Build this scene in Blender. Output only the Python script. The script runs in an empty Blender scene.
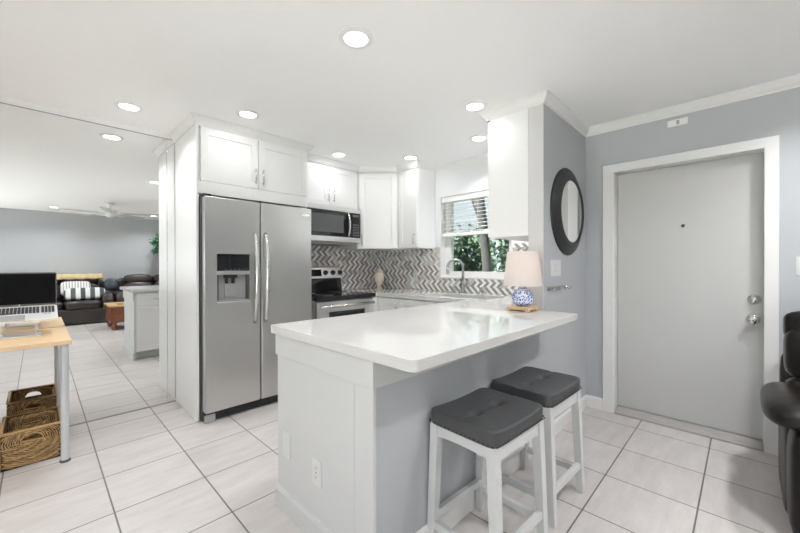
import bpy, bmesh, math, random
from mathutils import Vector, Matrix
random.seed(7)
S = bpy.context.scene
COL = S.collection
PI = math.pi

# ------------------------------------------------------------------ camera
F_PX, YAW, PITCH, ROLL, CAM_H = 353.2, math.radians(44.307), math.radians(-.177), math.radians(-.093), 1.22
fw = Vector((math.cos(YAW)*math.cos(PITCH), math.sin(YAW)*math.cos(PITCH), math.sin(PITCH)))
rt = Vector((math.sin(YAW), -math.cos(YAW), 0)); up = rt.cross(fw)
rt, up = rt*math.cos(ROLL)+up*math.sin(ROLL), up*math.cos(ROLL)-rt*math.sin(ROLL)
cd = bpy.data.cameras.new('camera'); cam = bpy.data.objects.new('camera', cd); COL.objects.link(cam)
cd.sensor_width = 36; cd.lens = F_PX/800*36; cd.clip_start = .02
m = Matrix((rt, up, -fw)).transposed().to_4x4(); m.translation = (0, 0, CAM_H)
cam.matrix_world = m
S.camera = cam

# ------------------------------------------------------------------ world, sun, added fill lights, exposure
w = bpy.data.worlds.new('world'); S.world = w; w.use_nodes = True
nt = w.node_tree; nt.nodes.clear()
sky = nt.nodes.new('ShaderNodeTexSky'); sky.sky_type = 'HOSEK_WILKIE'; sky.turbidity = 8
sky.sun_direction = (-.6, .3, .74)
bg = nt.nodes.new('ShaderNodeBackground'); bg.inputs[1].default_value = 1.0
wo = nt.nodes.new('ShaderNodeOutputWorld')
hz = nt.nodes.new('ShaderNodeMix'); hz.data_type = 'RGBA'; hz.inputs[0].default_value = .55; hz.inputs[7].default_value = (.80, .87, .92, 1)
nt.links.new(sky.outputs[0], hz.inputs[6]); nt.links.new(hz.outputs[2], bg.inputs[0]); nt.links.new(bg.outputs[0], wo.inputs[0])
sl = bpy.data.lights.new('sun', 'SUN'); sl.energy = 27; sl.angle = .02; sl.color = (.98, .985, 1)
so = bpy.data.objects.new('sun', sl); COL.objects.link(so)
so.rotation_euler = Vector((.6, -.3, -.74)).to_track_quat('-Z', 'Y').to_euler()
DOWNLIGHT_W, KITCHEN_W = 6.5, 4.0   # lamp powers by zone, tuned to balance the brightness
def area(name, loc, direction, sx, sy, watts, color):
    l = bpy.data.lights.new(name, 'AREA'); l.shape = 'RECTANGLE'; l.size = sx; l.size_y = sy; l.energy = watts; l.color = color
    o = bpy.data.objects.new(name, l); COL.objects.link(o); o.location = loc
    o.rotation_euler = Vector(direction).to_track_quat('-Z', 'Y').to_euler(); return o
# fill light added at an unseen, assumed glass door, tilted at the ceiling (wall at X = -3.2)
area('fill_living', (-3.12, -.6, 1.15), (1, 0, .9), 4.2, 2.1, 8, (.97, .99, 1))
# second added fill light, at a made-up window in the living wall (outside the mirror's view)
area('fill_side', (-1.85, -3.27, 1.35), (.45, 1, 1.0), 2.0, 1.5, 22, (.97, .99, 1))
S.view_settings.view_transform = 'Standard'; S.view_settings.look = 'None'
S.view_settings.gamma = 1; S.view_settings.use_curve_mapping = False
S.view_settings.exposure = 0.73
S.cycles.max_bounces = 12; S.cycles.diffuse_bounces = 6; S.cycles.glossy_bounces = 6
S.cycles.transmission_bounces = 8; S.cycles.transparent_max_bounces = 12
S.cycles.sample_clamp_indirect = 6
S.cycles.use_denoising = True

# ------------------------------------------------------------------ materials
def lin(r, g, b):
    f = lambda c: (c/255/12.92 if c <= 10 else ((c/255+.055)/1.055)**2.4)
    return (f(r), f(g), f(b), 1)
def mat(name, col, rough=.5, metal=0., var=.04, scale=8, bump=0., coat=0., spec=.5, stretch=None, emis=None):
    """procedural principled material: a base colour broken up by noise, optional bump"""
    M = bpy.data.materials.new(name); M.use_nodes = True
    n = M.node_tree.nodes; L = M.node_tree.links; b = n['Principled BSDF']
    c = Vector(col[:3])
    tc = n.new('ShaderNodeTexCoord'); mp = n.new('ShaderNodeMapping'); L.new(tc.outputs['Object'], mp.inputs[0])
    if stretch: mp.inputs['Scale'].default_value = stretch
    no = n.new('ShaderNodeTexNoise'); no.inputs['Scale'].default_value = scale; no.inputs['Detail'].default_value = 3
    L.new(mp.outputs[0], no.inputs['Vector'])
    mx = n.new('ShaderNodeMix'); mx.data_type = 'RGBA'
    mx.inputs[6].default_value = (*[max(0, x*(1-var)) for x in c], 1); mx.inputs[7].default_value = (*[min(1, x*(1+var)) for x in c], 1)
    L.new(no.outputs[0], mx.inputs[0]); L.new(mx.outputs[2], b.inputs['Base Color'])
    b.inputs['Roughness'].default_value = rough; b.inputs['Metallic'].default_value = metal
    b.inputs['Coat Weight'].default_value = coat; b.inputs['Coat Roughness'].default_value = .08
    b.inputs['Specular IOR Level'].default_value = spec
    if bump:
        bp = n.new('ShaderNodeBump'); bp.inputs['Strength'].default_value = bump; bp.inputs['Distance'].default_value = .01
        L.new(no.outputs[0], bp.inputs['Height']); L.new(bp.outputs[0], b.inputs['Normal'])
    if emis:
        b.inputs['Emission Color'].default_value = (*emis[0], 1); b.inputs['Emission Strength'].default_value = emis[1]
    return M
def W(x): return (x, x, x, 1)
M_ = {}
M_['ceiling'] = mat('ceiling_paint', (.93, .93, .93), .9, var=.01)
M_['wall'] = mat('blue_grey_paint', (.462, .476, .497), .8, var=.012)
M_['kwall'] = mat('pale_grey_paint', (.74, .745, .76), .8, var=.012)
M_['trim'] = mat('white_trim_paint', (.76, .755, .745), .45, var=.01)
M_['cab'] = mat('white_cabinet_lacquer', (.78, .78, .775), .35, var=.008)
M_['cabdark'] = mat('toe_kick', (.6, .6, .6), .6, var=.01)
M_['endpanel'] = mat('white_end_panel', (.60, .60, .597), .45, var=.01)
M_['doorpaint'] = mat('door_paint', (.52, .516, .508), .4, var=.01)
M_['quartz'] = mat('white_quartz', (.64, .633, .615), .03, var=.02, scale=30, spec=.6)
M_['steel'] = mat('brushed_steel', (.64, .64, .63), .3, 1, var=.05, scale=14, stretch=(60, 60, 1))
M_['steelv'] = mat('brushed_steel_dark', (.42, .42, .42), .32, 1, var=.05, scale=14, stretch=(1, 1, 60))
M_['steelb'] = mat('light_brushed_steel', (.70, .70, .69), .36, 1, var=.04, scale=14, stretch=(60, 60, 1))
M_['paintedplate'] = mat('off_white_plate', (.66, .66, .655), .4, var=.01)
M_['chrome'] = mat('satin_nickel', (.66, .65, .63), .22, 1, var=.03)
M_['black'] = mat('black_gloss', (.012, .012, .013), .08, var=.1)
M_['blackm'] = mat('black_matte', (.02, .02, .022), .5, var=.1)
M_['darkgrey'] = mat('dark_grey_plastic', (.09, .09, .095), .45, var=.06)
M_['greyplastic'] = mat('grey_plastic', (.36, .36, .36), .4, var=.04)
M_['mirror'] = mat('mirror_silver', (.90, .91, .905), .004, 1, var=.002)
M_['stoolseat'] = mat('grey_leatherette', (.068, .069, .072), .5, var=.1, scale=60, bump=.12)
M_['stoolwood'] = mat('white_stool_paint', (.62, .62, .62), .4, var=.015)
M_['nail'] = mat('dark_nailhead', (.06, .06, .06), .3, 1, var=.1)
M_['leather'] = mat('black_leather', (.011, .0088, .0075), .3, var=.35, scale=7, bump=.35, spec=.25)
M_['brownleather'] = mat('dark_brown_vinyl', (.035, .024, .02), .4, var=.2, scale=12, bump=.1)
M_['sofa'] = mat('dark_brown_leather', (.042, .034, .031), .33, var=.3, scale=7, bump=.3)
M_['deskwood'] = mat('light_maple', (.78, .56, .33), .4, var=.10, scale=4, stretch=(1.2, 14, 14))
M_['deskleg'] = mat('silver_grey_paint', (.62, .63, .65), .4, .3, var=.02)
M_['alu'] = mat('silver_aluminium', (.80, .80, .81), .35, .35, var=.02)
M_['key'] = mat('dark_keycaps', (.05, .05, .055), .5, var=.1)
M_['screen'] = mat('black_screen', (.003, .003, .0035), .35, var=.05, spec=.1)
M_['plastic'] = mat('white_plastic', (.82, .82, .81), .35, var=.01)
M_['cream'] = mat('cream_ceramic', (.78, .66, .56), .3, var=.06, scale=20)
M_['lampwood'] = mat('pale_wood', (.62, .42, .25), .5, var=.15, scale=5, stretch=(2, 20, 20))
M_['framewood'] = mat('black_wood', (.018, .018, .019), .45, var=.4, scale=6, stretch=(1, 1, 14), bump=.2)
M_['tablewood'] = mat('red_brown_wood', (.20, .07, .03), .35, var=.3, scale=5, stretch=(1, 1, 8))
M_['tabletop'] = mat('tan_wood_top', (.55, .36, .17), .35, var=.2, scale=5, stretch=(8, 1, 1))
M_['throw'] = mat('mustard_tan_cloth', (.52, .40, .22), .85, var=.25, scale=14, bump=.3)
M_['slate'] = mat('slate_blue_leather', (.05, .065, .08), .4, var=.2, bump=.2)
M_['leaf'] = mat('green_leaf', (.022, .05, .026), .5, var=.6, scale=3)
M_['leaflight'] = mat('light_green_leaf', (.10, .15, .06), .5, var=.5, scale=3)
M_['plantleaf'] = mat('houseplant_leaf', (.05, .19, .08), .45, var=.4, scale=3)
M_['bark'] = mat('grey_bark', (.022, .02, .018), .9, var=.4, scale=10, bump=.6)
M_['pot'] = mat('brown_pot', (.16, .09, .06), .5, var=.2)
M_['lawn'] = mat('lawn_green', (.07, .13, .04), .9, var=.4, scale=20)
M_['fanblade'] = mat('white_washed_blade', (.50, .49, .48), .5, var=.05)
M_['grout'] = mat('pale_grout', (.62, .60, .58), .85, var=.03)
M_['threshold'] = mat('grey_stone_threshold', (.38, .355, .34), .55, var=.15, scale=20, stretch=(3, 1, 1))
M_['tiled'] = mat('dark_taupe_tile', (.27, .25, .24), .3, var=.25)
M_['tilem'] = mat('grey_tile', (.53, .515, .505), .3, var=.2)
M_['tileb'] = mat('beige_tile', (.72, .64, .585), .3, var=.12)
M_['tilel'] = mat('white_marble_tile', (.86, .85, .835), .3, var=.06)
M_['sand'] = mat('pale_stucco', (.7, .66, .6), .9, var=.05)

def custom(name):
    M = bpy.data.materials.new(name); M.use_nodes = True
    return M, M.node_tree.nodes, M.node_tree.links, M.node_tree.nodes['Principled BSDF']
def floor_mat():
    M, n, L, b = custom('floor_tile')
    tc = n.new('ShaderNodeTexCoord'); mp = n.new('ShaderNodeMapping'); L.new(tc.outputs['Object'], mp.inputs[0])
    mp.inputs['Location'].default_value = (-.26+.408*20, -.167+.412*20, 0)
    br = n.new('ShaderNodeTexBrick'); br.offset = 0; br.squash = 1
    br.inputs['Scale'].default_value = 1; br.inputs['Brick Width'].default_value = .408; br.inputs['Row Height'].default_value = .412
    br.inputs['Mortar Size'].default_value = .004; br.inputs['Mortar Smooth'].default_value = .2
    br.inputs['Color1'].default_value = (.555, .52, .505, 1); br.inputs['Color2'].default_value = (.605, .575, .562, 1)
    br.inputs['Mortar'].default_value = (.17, .15, .14, 1)
    L.new(mp.outputs[0], br.inputs['Vector'])
    m2 = n.new('ShaderNodeMapping'); m2.inputs['Scale'].default_value = (2.2, 9, 1); m2.inputs['Rotation'].default_value = (0, 0, .25)
    L.new(tc.outputs['Object'], m2.inputs[0])
    no = n.new('ShaderNodeTexNoise'); no.inputs['Scale'].default_value = 1.6; no.inputs['Detail'].default_value = 6; no.inputs['Roughness'].default_value = .65
    L.new(m2.outputs[0], no.inputs['Vector'])
    cr = n.new('ShaderNodeValToRGB'); cr.color_ramp.elements[0].position = .3; cr.color_ramp.elements[0].color = (.86, .85, .85, 1)
    cr.color_ramp.elements[1].position = .7; cr.color_ramp.elements[1].color = (1.05, 1.05, 1.05, 1)
    L.new(no.outputs[0], cr.inputs[0])
    mx = n.new('ShaderNodeMix'); mx.data_type = 'RGBA'; mx.blend_type = 'MULTIPLY'; mx.inputs[0].default_value = 1
    L.new(br.outputs['Color'], mx.inputs[6]); L.new(cr.outputs[0], mx.inputs[7]); L.new(mx.outputs[2], b.inputs['Base Color'])
    b.inputs['Roughness'].default_value = .32
    bp = n.new('ShaderNodeBump'); bp.inputs['Strength'].default_value = .4; bp.inputs['Distance'].default_value = .002; bp.invert = True
    L.new(br.outputs['Fac'], bp.inputs['Height']); L.new(bp.outputs[0], b.inputs['Normal'])
    return M
M_['floor'] = floor_mat()
def stripe_mat(name, a, bcol, freq, axis=0, width=.5):
    M, n, L, b = custom(name)
    tc = n.new('ShaderNodeTexCoord'); sp = n.new('ShaderNodeSeparateXYZ'); L.new(tc.outputs['Object'], sp.inputs[0])
    mu = n.new('ShaderNodeMath'); mu.operation = 'MULTIPLY'; mu.inputs[1].default_value = freq; L.new(sp.outputs[axis], mu.inputs[0])
    fr = n.new('ShaderNodeMath'); fr.operation = 'FRACT'; L.new(mu.outputs[0], fr.inputs[0])
    gt = n.new('ShaderNodeMath'); gt.operation = 'GREATER_THAN'; gt.inputs[1].default_value = width; L.new(fr.outputs[0], gt.inputs[0])
    mx = n.new('ShaderNodeMix'); mx.data_type = 'RGBA'; mx.inputs[6].default_value = (*a, 1); mx.inputs[7].default_value = (*bcol, 1)
    L.new(gt.outputs[0], mx.inputs[0]); L.new(mx.outputs[2], b.inputs['Base Color']); b.inputs['Roughness'].default_value = .85
    return M
M_['stripeb'] = stripe_mat('wide_grey_stripes', (.78, .78, .76), (.10, .115, .13), 6.5)
M_['stripes'] = stripe_mat('fine_grey_stripes', (.80, .79, .76), (.42, .43, .45), 22)
def china_mat():
    M, n, L, b = custom('blue_and_white_china')
    tc = n.new('ShaderNodeTexCoord')
    vo = n.new('ShaderNodeTexVoronoi'); vo.feature = 'DISTANCE_TO_EDGE'; vo.inputs['Scale'].default_value = 60; L.new(tc.outputs['Object'], vo.inputs['Vector'])
    no = n.new('ShaderNodeTexNoise'); no.inputs['Scale'].default_value = 40; no.inputs['Detail'].default_value = 1; L.new(tc.outputs['Object'], no.inputs['Vector'])
    ad = n.new('ShaderNodeMath'); ad.operation = 'MULTIPLY'; L.new(vo.outputs['Distance'], ad.inputs[0]); L.new(no.outputs[0], ad.inputs[1])
    cr = n.new('ShaderNodeValToRGB'); cr.color_ramp.interpolation = 'CONSTANT'
    cr.color_ramp.elements[0].position = 0; cr.color_ramp.elements[0].color = (.82, .84, .88, 1)
    cr.color_ramp.elements[1].position = .05; cr.color_ramp.elements[1].color = (.06, .18, .50, 1)
    L.new(ad.outputs[0], cr.inputs[0]); L.new(cr.outputs[0], b.inputs['Base Color']); b.inputs['Roughness'].default_value = .12
    return M
M_['china'] = china_mat()
def shade_mat():
    M, n, L, b = custom('linen_lampshade')
    b.inputs['Base Color'].default_value = (.84, .80, .78, 1); b.inputs['Roughness'].default_value = .9
    tr = n.new('ShaderNodeBsdfTranslucent'); tr.inputs[0].default_value = (.86, .79, .75, 1)
    mx = n.new('ShaderNodeMixShader'); mx.inputs[0].default_value = .45
    out = n['Material Output']; L.new(b.outputs[0], mx.inputs[1]); L.new(tr.outputs[0], mx.inputs[2]); L.new(mx.outputs[0], out.inputs[0])
    tc = n.new('ShaderNodeTexCoord'); no = n.new('ShaderNodeTexNoise'); no.inputs['Scale'].default_value = 200; L.new(tc.outputs['Object'], no.inputs['Vector'])
    bp = n.new('ShaderNodeBump'); bp.inputs['Strength'].default_value = .15; L.new(no.outputs[0], bp.inputs['Height']); L.new(bp.outputs[0], b.inputs['Normal'])
    return M
M_['shade'] = shade_mat()
def glass_mat():
    M, n, L, b = custom('window_glass')
    gl = n.new('ShaderNodeBsdfGlossy'); gl.inputs['Roughness'].default_value = .01
    tr = n.new('ShaderNodeBsdfTransparent'); tr.inputs[0].default_value = (.93, .96, .95, 1)
    fr = n.new('ShaderNodeFresnel'); fr.inputs[0].default_value = 1.45
    mx = n.new('ShaderNodeMixShader'); out = n['Material Output']
    L.new(fr.outputs[0], mx.inputs[0]); L.new(tr.outputs[0], mx.inputs[1]); L.new(gl.outputs[0], mx.inputs[2]); L.new(mx.outputs[0], out.inputs[0])
    return M
M_['glass'] = glass_mat()
def emis_mat(name, col, s):
    M, n, L, b = custom(name)
    b.inputs['Base Color'].default_value = (.9, .9, .9, 1)
    b.inputs['Emission Color'].default_value = (*col, 1); b.inputs['Emission Strength'].default_value = s
    return M
M_['lens'] = emis_mat('lit_led_lens', (1, .98, .95), 6)
def wicker_mat():
    M, n, L, b = custom('woven_water_hyacinth')
    tc = n.new('ShaderNodeTexCoord')
    mp = n.new('ShaderNodeMapping'); mp.inputs['Scale'].default_value = (1, 1, 5); L.new(tc.outputs['Object'], mp.inputs[0])
    no = n.new('ShaderNodeTexNoise'); no.inputs['Scale'].default_value = 26; no.inputs['Detail'].default_value = 4; L.new(mp.outputs[0], no.inputs['Vector'])
    cr = n.new('ShaderNodeValToRGB'); cr.color_ramp.elements[0].position = .33; cr.color_ramp.elements[0].color = (.10, .055, .025, 1)
    cr.color_ramp.elements[1].position = .66; cr.color_ramp.elements[1].color = (.58, .36, .16, 1)
    L.new(no.outputs[0], cr.inputs[0]); L.new(cr.outputs[0], b.inputs['Base Color']); b.inputs['Roughness'].default_value = .7
    return M
M_['wicker'] = wicker_mat()
M_['wickershade'] = mat('shaded_wicker_core', (.09, .052, .025), .8, var=.4, scale=30)  # core colour darkened so the gaps and inside look shaded
M_['strand'] = mat('golden_wicker_strand', (.50, .32, .14), .6, var=.75, scale=34)
M_['stranddark'] = mat('brown_wicker_strand', (.42, .26, .115), .65, var=.8, scale=34)
M_['rimwicker'] = mat('pale_wicker_rim', (.56, .36, .17), .7, var=.3, scale=60)

# ------------------------------------------------------------------ helpers
def origin_of(p):
    v = Vector((0, 0, 0))
    while p is not None:
        v += Vector(p.location); p = p.parent
    return v
def obj(name, bm, material, parent=None, smooth=False, bevel=0, segs=2, label=None, local=False):
    """link a bmesh (in world coordinates, unless local) as one mesh object"""
    bmesh.ops.recalc_face_normals(bm, faces=bm.faces)
    me = bpy.data.meshes.new(name)
    if parent is not None and not local: bmesh.ops.translate(bm, verts=bm.verts, vec=-origin_of(parent))
    bm.to_mesh(me); bm.free()
    o = bpy.data.objects.new(name, me); COL.objects.link(o)
    mats = material if isinstance(material, (list, tuple)) else [material]
    for k in mats: me.materials.append(M_[k] if isinstance(k, str) else k)
    if smooth:
        for p in me.polygons: p.use_smooth = True
    if bevel:
        b = o.modifiers.new('edge', 'BEVEL'); b.width = bevel; b.segments = segs; b.limit_method = 'ANGLE'; b.angle_limit = .6; b.harden_normals = False
    if parent is not None: o.parent = parent
    if label: o['label'] = label
    return o
def thing(name, label, cat, loc=(0, 0, 0), group=None):
    o = bpy.data.objects.new(name, None); COL.objects.link(o); o.location = loc; o.empty_display_size = .1
    o['label'] = label; o['category'] = cat
    if group: o['group'] = group
    return o
def tag(o, label, cat, group=None, kind=None):
    o['label'] = label; o['category'] = cat
    if group: o['group'] = group
    if kind: o['kind'] = kind
    return o
def struct(name, bm, material, label=None, cat=None, **k):
    o = obj(name, bm, material, **k); o['kind'] = 'structure'
    if label: o['label'] = label
    if cat: o['category'] = cat
    return o
def copy_tree(o, parent=None):
    c = o.copy(); COL.objects.link(c)
    if parent is not None: c.parent = parent
    for ch in list(o.children): copy_tree(ch, c)
    return c
def B(): return bmesh.new()
class Fr:
    """a local frame: a along r, b along u, c along n"""
    def __init__(s, o, r, u, n): s.o, s.r, s.u, s.n = Vector(o), Vector(r), Vector(u), Vector(n)
    def p(s, a, b, c=0): return s.o+s.r*a+s.u*b+s.n*c
def XY(o=(0, 0, 0)): return Fr(o, (1, 0, 0), (0, 1, 0), (0, 0, 1))
def FY(y): return Fr((0, y, 0), (1, 0, 0), (0, 0, 1), (0, -1, 0))      # vertical face looking towards -Y, a = X
def FX(x): return Fr((x, 0, 0), (0, 1, 0), (0, 0, 1), (-1, 0, 0))      # vertical face looking towards -X, a = Y
def FYp(y): return Fr((0, y, 0), (1, 0, 0), (0, 0, 1), (0, 1, 0))
def fbox(bm, f, a0, a1, b0, b1, c0, c1):
    v = [bm.verts.new(f.p(a, b, c)) for c in (c0, c1) for b in (b0, b1) for a in (a0, a1)]
    for q in ((0, 1, 3, 2), (4, 5, 7, 6), (0, 1, 5, 4), (2, 3, 7, 6), (0, 2, 6, 4), (1, 3, 7, 5)): bm.faces.new([v[i] for i in q])
    return v
def box(bm, x0, x1, y0, y1, z0, z1): return fbox(bm, XY(), x0, x1, y0, y1, z0, z1)
def boxo(x0, x1, y0, y1, z0, z1):
    bm = B(); box(bm, x0, x1, y0, y1, z0, z1); return bm
def ring(bm, f, o, i, c0, c1):
    """rectangular frame: outer (a0,a1,b0,b1) with inner hole, from c0 to c1"""
    def loop(r, c): return [bm.verts.new(f.p(a, b, c)) for a, b in ((r[0], r[2]), (r[1], r[2]), (r[1], r[3]), (r[0], r[3]))]
    A, Bq, C, D = loop(o, c0), loop(i, c0), loop(o, c1), loop(i, c1)
    for k in range(4):
        j = (k+1) % 4
        for q in ((A[k], A[j], Bq[j], Bq[k]), (C[k], C[j], D[j], D[k]), (A[k], A[j], C[j], C[k]), (Bq[k], Bq[j], D[j], D[k])): bm.faces.new(q)
def plate(bm, f, outer, holes, c0, c1):
    """flat slab with holes"""
    vs, es = [], []
    for lp in [outer]+list(holes):
        vv = [bm.verts.new(f.p(a, b, c0)) for a, b in lp]; vs += vv
        es += [bm.edges.new((vv[k], vv[(k+1) % len(vv)])) for k in range(len(vv))]
    r = bmesh.ops.triangle_fill(bm, use_beauty=True, edges=es)
    fs = [g for g in r['geom'] if isinstance(g, bmesh.types.BMFace)]
    e = bmesh.ops.extrude_face_region(bm, geom=fs)
    nv = [g for g in e['geom'] if isinstance(g, bmesh.types.BMVert)]
    bmesh.ops.translate(bm, verts=nv, vec=f.n*(c1-c0))
def rect(a0, a1, b0, b1): return [(a0, b0), (a1, b0), (a1, b1), (a0, b1)]
def basis(d):
    d = Vector(d).normalized(); h = Vector((0, 0, 1)) if abs(d.z) < .9 else Vector((1, 0, 0))
    x = h.cross(d).normalized(); return x, d.cross(x)
def tube(bm, pts, r, seg=10, cap=True):
    pts = [Vector(p) for p in pts]; rr = r if isinstance(r, (list, tuple)) else [r]*len(pts)
    rings = []; x = None
    for i, p in enumerate(pts):
        d = (pts[min(i+1, len(pts)-1)]-pts[max(i-1, 0)]).normalized()
        if x is None: x, y = basis(d)
        else:
            x = (x-d*x.dot(d)).normalized(); y = d.cross(x)
        rings.append([bm.verts.new(p+(x*math.cos(t)+y*math.sin(t))*rr[i]) for t in [2*PI*k/seg for k in range(seg)]])
    for a, b in zip(rings, rings[1:]):
        for k in range(seg): bm.faces.new((a[k], a[(k+1) % seg], b[(k+1) % seg], b[k]))
    if cap: bm.faces.new(rings[0]); bm.faces.new(rings[-1])
def lathe(bm, prof, c=(0, 0, 0), axis=(0, 0, 1), seg=28):
    """prof: (radius, height) pairs from bottom to top"""
    c = Vector(c); d = Vector(axis).normalized(); x, y = basis(d)
    rings = []
    for r, h in prof:
        if r < 1e-5: rings.append([bm.verts.new(c+d*h)])
        else: rings.append([bm.verts.new(c+d*h+(x*math.cos(t)+y*math.sin(t))*r) for t in [2*PI*k/seg for k in range(seg)]])
    for a, b in zip(rings, rings[1:]):
        for k in range(seg):
            j = (k+1) % seg
            if len(a) == 1 and len(b) == 1: continue
            if len(a) == 1: bm.faces.new((a[0], b[j], b[k]))
            elif len(b) == 1: bm.faces.new((a[k], a[j], b[0]))
            else: bm.faces.new((a[k], a[j], b[j], b[k]))
    if len(rings[0]) > 1: bm.faces.new(rings[0])
    if len(rings[-1]) > 1: bm.faces.new(rings[-1])
def puff(bm, c, h, k=5, n=8, R=None, fn=None):
    """rounded pillow-like box: centre c, half sizes h, k-norm roundness"""
    c = Vector(c); cache = {}
    def V(p):
        key = tuple(round(q, 5) for q in p)
        if key not in cache:
            s = sum(abs(q)**k for q in p)**(1/k); q = Vector([p[i]/s*h[i] for i in range(3)])
            if fn: q = fn(q)
            if R is not None: q = R @ q
            cache[key] = bm.verts.new(c+q)
        return cache[key]
    for ax in range(3):
        for sg in (-1, 1):
            for i in range(n):
                for j in range(n):
                    quad = []
                    for di, dj in ((0, 0), (1, 0), (1, 1), (0, 1)):
                        p = [0, 0, 0]; p[ax] = sg; p[(ax+1) % 3] = -1+2*(i+di)/n; p[(ax+2) % 3] = -1+2*(j+dj)/n
                        quad.append(V(p))
                    bm.faces.new(quad)
def sweep(bm, path, prof, z0=0.):
    """mitred sweep of prof (outward offset, z) along a plan polyline, outward = right of travel"""
    P = [Vector((x, y)) for x, y in path]; N = len(P); off = []
    for i in range(N):
        ds = []
        if i > 0: ds.append((P[i]-P[i-1]).normalized())
        if i < N-1: ds.append((P[i+1]-P[i]).normalized())
        ns = [Vector((d.y, -d.x)) for d in ds]
        if len(ns) == 1: off.append(ns[0])
        else:
            q = ns[0]+ns[1]; off.append(q*(2/q.length_squared) if q.length_squared > 1e-6 else ns[0])
    rings = [[bm.verts.new((P[i].x+off[i].x*a, P[i].y+off[i].y*a, z0+z)) for a, z in prof] for i in range(N)]
    for a, b in zip(rings, rings[1:]):
        for k in range(len(prof)):
            j = (k+1) % len(prof); bm.faces.new((a[k], a[j], b[j], b[k]))
    bm.faces.new(rings[0]); bm.faces.new(rings[-1])

# ------------------------------------------------------------------ room shell
CEIL, XD, YK, XL, YF = 2.39, 3.31, 3.68, -3.2, -3.35
STUB0, STUB1, STUBX = .985, 1.09, 2.42
struct('floor', boxo(XL-.2, XD+.25, YF-.2, YK+.2, -.12, 0), 'floor')
struct('ceiling', boxo(XL-.2, XD+.25, YF-.2, YK+.2, CEIL, CEIL+.12), 'ceiling')
struct('wall_left', boxo(XL-.2, XD+.25, YK, YK+.15, 0, CEIL), 'kwall')
bm = B()
DO = (-.09-.02, .766+.02, 0, 1.998)              # front door opening (Y range, z range)
WO = (1.66, 2.57, 1.075, 2.03)                    # kitchen window opening
plate(bm, FX(XD), [(YF, 0), (DO[0], 0), (DO[0], DO[3]), (DO[1], DO[3]), (DO[1], 0), (STUB0, 0), (STUB0, CEIL), (YF, CEIL)], [], 0, -.2)
struct('wall_right', bm, 'wall')
bm = B(); plate(bm, FX(XD), rect(STUB0, YK, 0, CEIL), [rect(*WO)], 0, -.2)
struct('wall_kitchen', bm, 'kwall')
bm = B(); plate(bm, Fr((XL, 0, 0), (0, 1, 0), (0, 0, 1), (1, 0, 0)), rect(YF-.2, YK, 0, CEIL), [rect(-2.75, 1.55, .05, 2.25)], 0, -.2)
struct('wall_rear', bm, 'wall')
bm = B(); plate(bm, Fr((0, YF, 0), (1, 0, 0), (0, 0, 1), (0, 1, 0)), rect(XL, XD+.2, 0, CEIL), [rect(-2.85, -.85, .6, 2.1)], 0, -.2)
struct('wall_living', bm, 'wall')
fr = B(); f3 = Fr((0, YF, 0), (1, 0, 0), (0, 0, 1), (0, 1, 0))  # unseen window, added as a source for more daylight
ring(fr, f3, (-2.85, -.85, .6, 2.1), (-2.79, -.91, .66, 2.04), -.1, -.04); win3 = struct('added_window_3', fr, 'trim')
bm = B(); fbox(bm, f3, -2.79, -.91, .66, 2.04, -.075, -.07); obj('pane', bm, 'glass', win3)
bm = B()
box(bm, .876, STUBX, STUB0, STUB1, 0, .865)
box(bm, STUBX, XD, STUB0, STUB1, 0, CEIL)
struct('wall_peninsula', bm, 'wall')
# white end of the stub wall above the counter
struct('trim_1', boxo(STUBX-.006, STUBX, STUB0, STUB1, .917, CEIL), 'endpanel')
# crown moulding
prof = [(0, 0), (.006, 0), (.009, .010), (.015, .015), (.026, .027), (.038, .046), (.040, .053), (.046, .057), (.046, .0645), (0, .0645)]
bm = B()
FP, CF = 3.06, 3.29                                # front planes: fridge surround, wall cabinets
path = [(.862, YK), (.862, FP), (1.845, FP), (1.845, CF), (2.665, CF), (2.98, 2.945), (2.98, 2.64), (XD, 2.64), (XD, 1.415), (2.414, 1.415), (2.414, STUB0), (XD, STUB0), (XD, YF)]
sweep(bm, path, prof, CEIL-.065)
struct('trim_2', bm, 'trim')
# strip above the mirror
struct('trim_3', boxo(XL, .862, 3.674, YK, 2.3475, CEIL), 'ceiling')
struct('trim_11', boxo(XL, .862, 3.666, YK, 2.3435, 2.3475), 'greyplastic')
struct('trim_10', boxo(XL, .862, 3.664, YK, 0, .008), 'greyplastic')
# baseboards
bprof = [(0, 0), (.014, 0), (.014, .085), (.008, .1), (0, .1)]
bm = B(); sweep(bm, [(.877, STUB0), (XD, STUB0), (XD, .85)], bprof); struct('baseboard_peninsula', bm, 'trim')
bm = B(); sweep(bm, [(XD, -.16), (XD, YF)], bprof); struct('baseboard_right', bm, 'trim')
bm = B(); sweep(bm, [(XD, YF), (XL, YF)], bprof); struct('baseboard_living', bm, 'trim')
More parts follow.
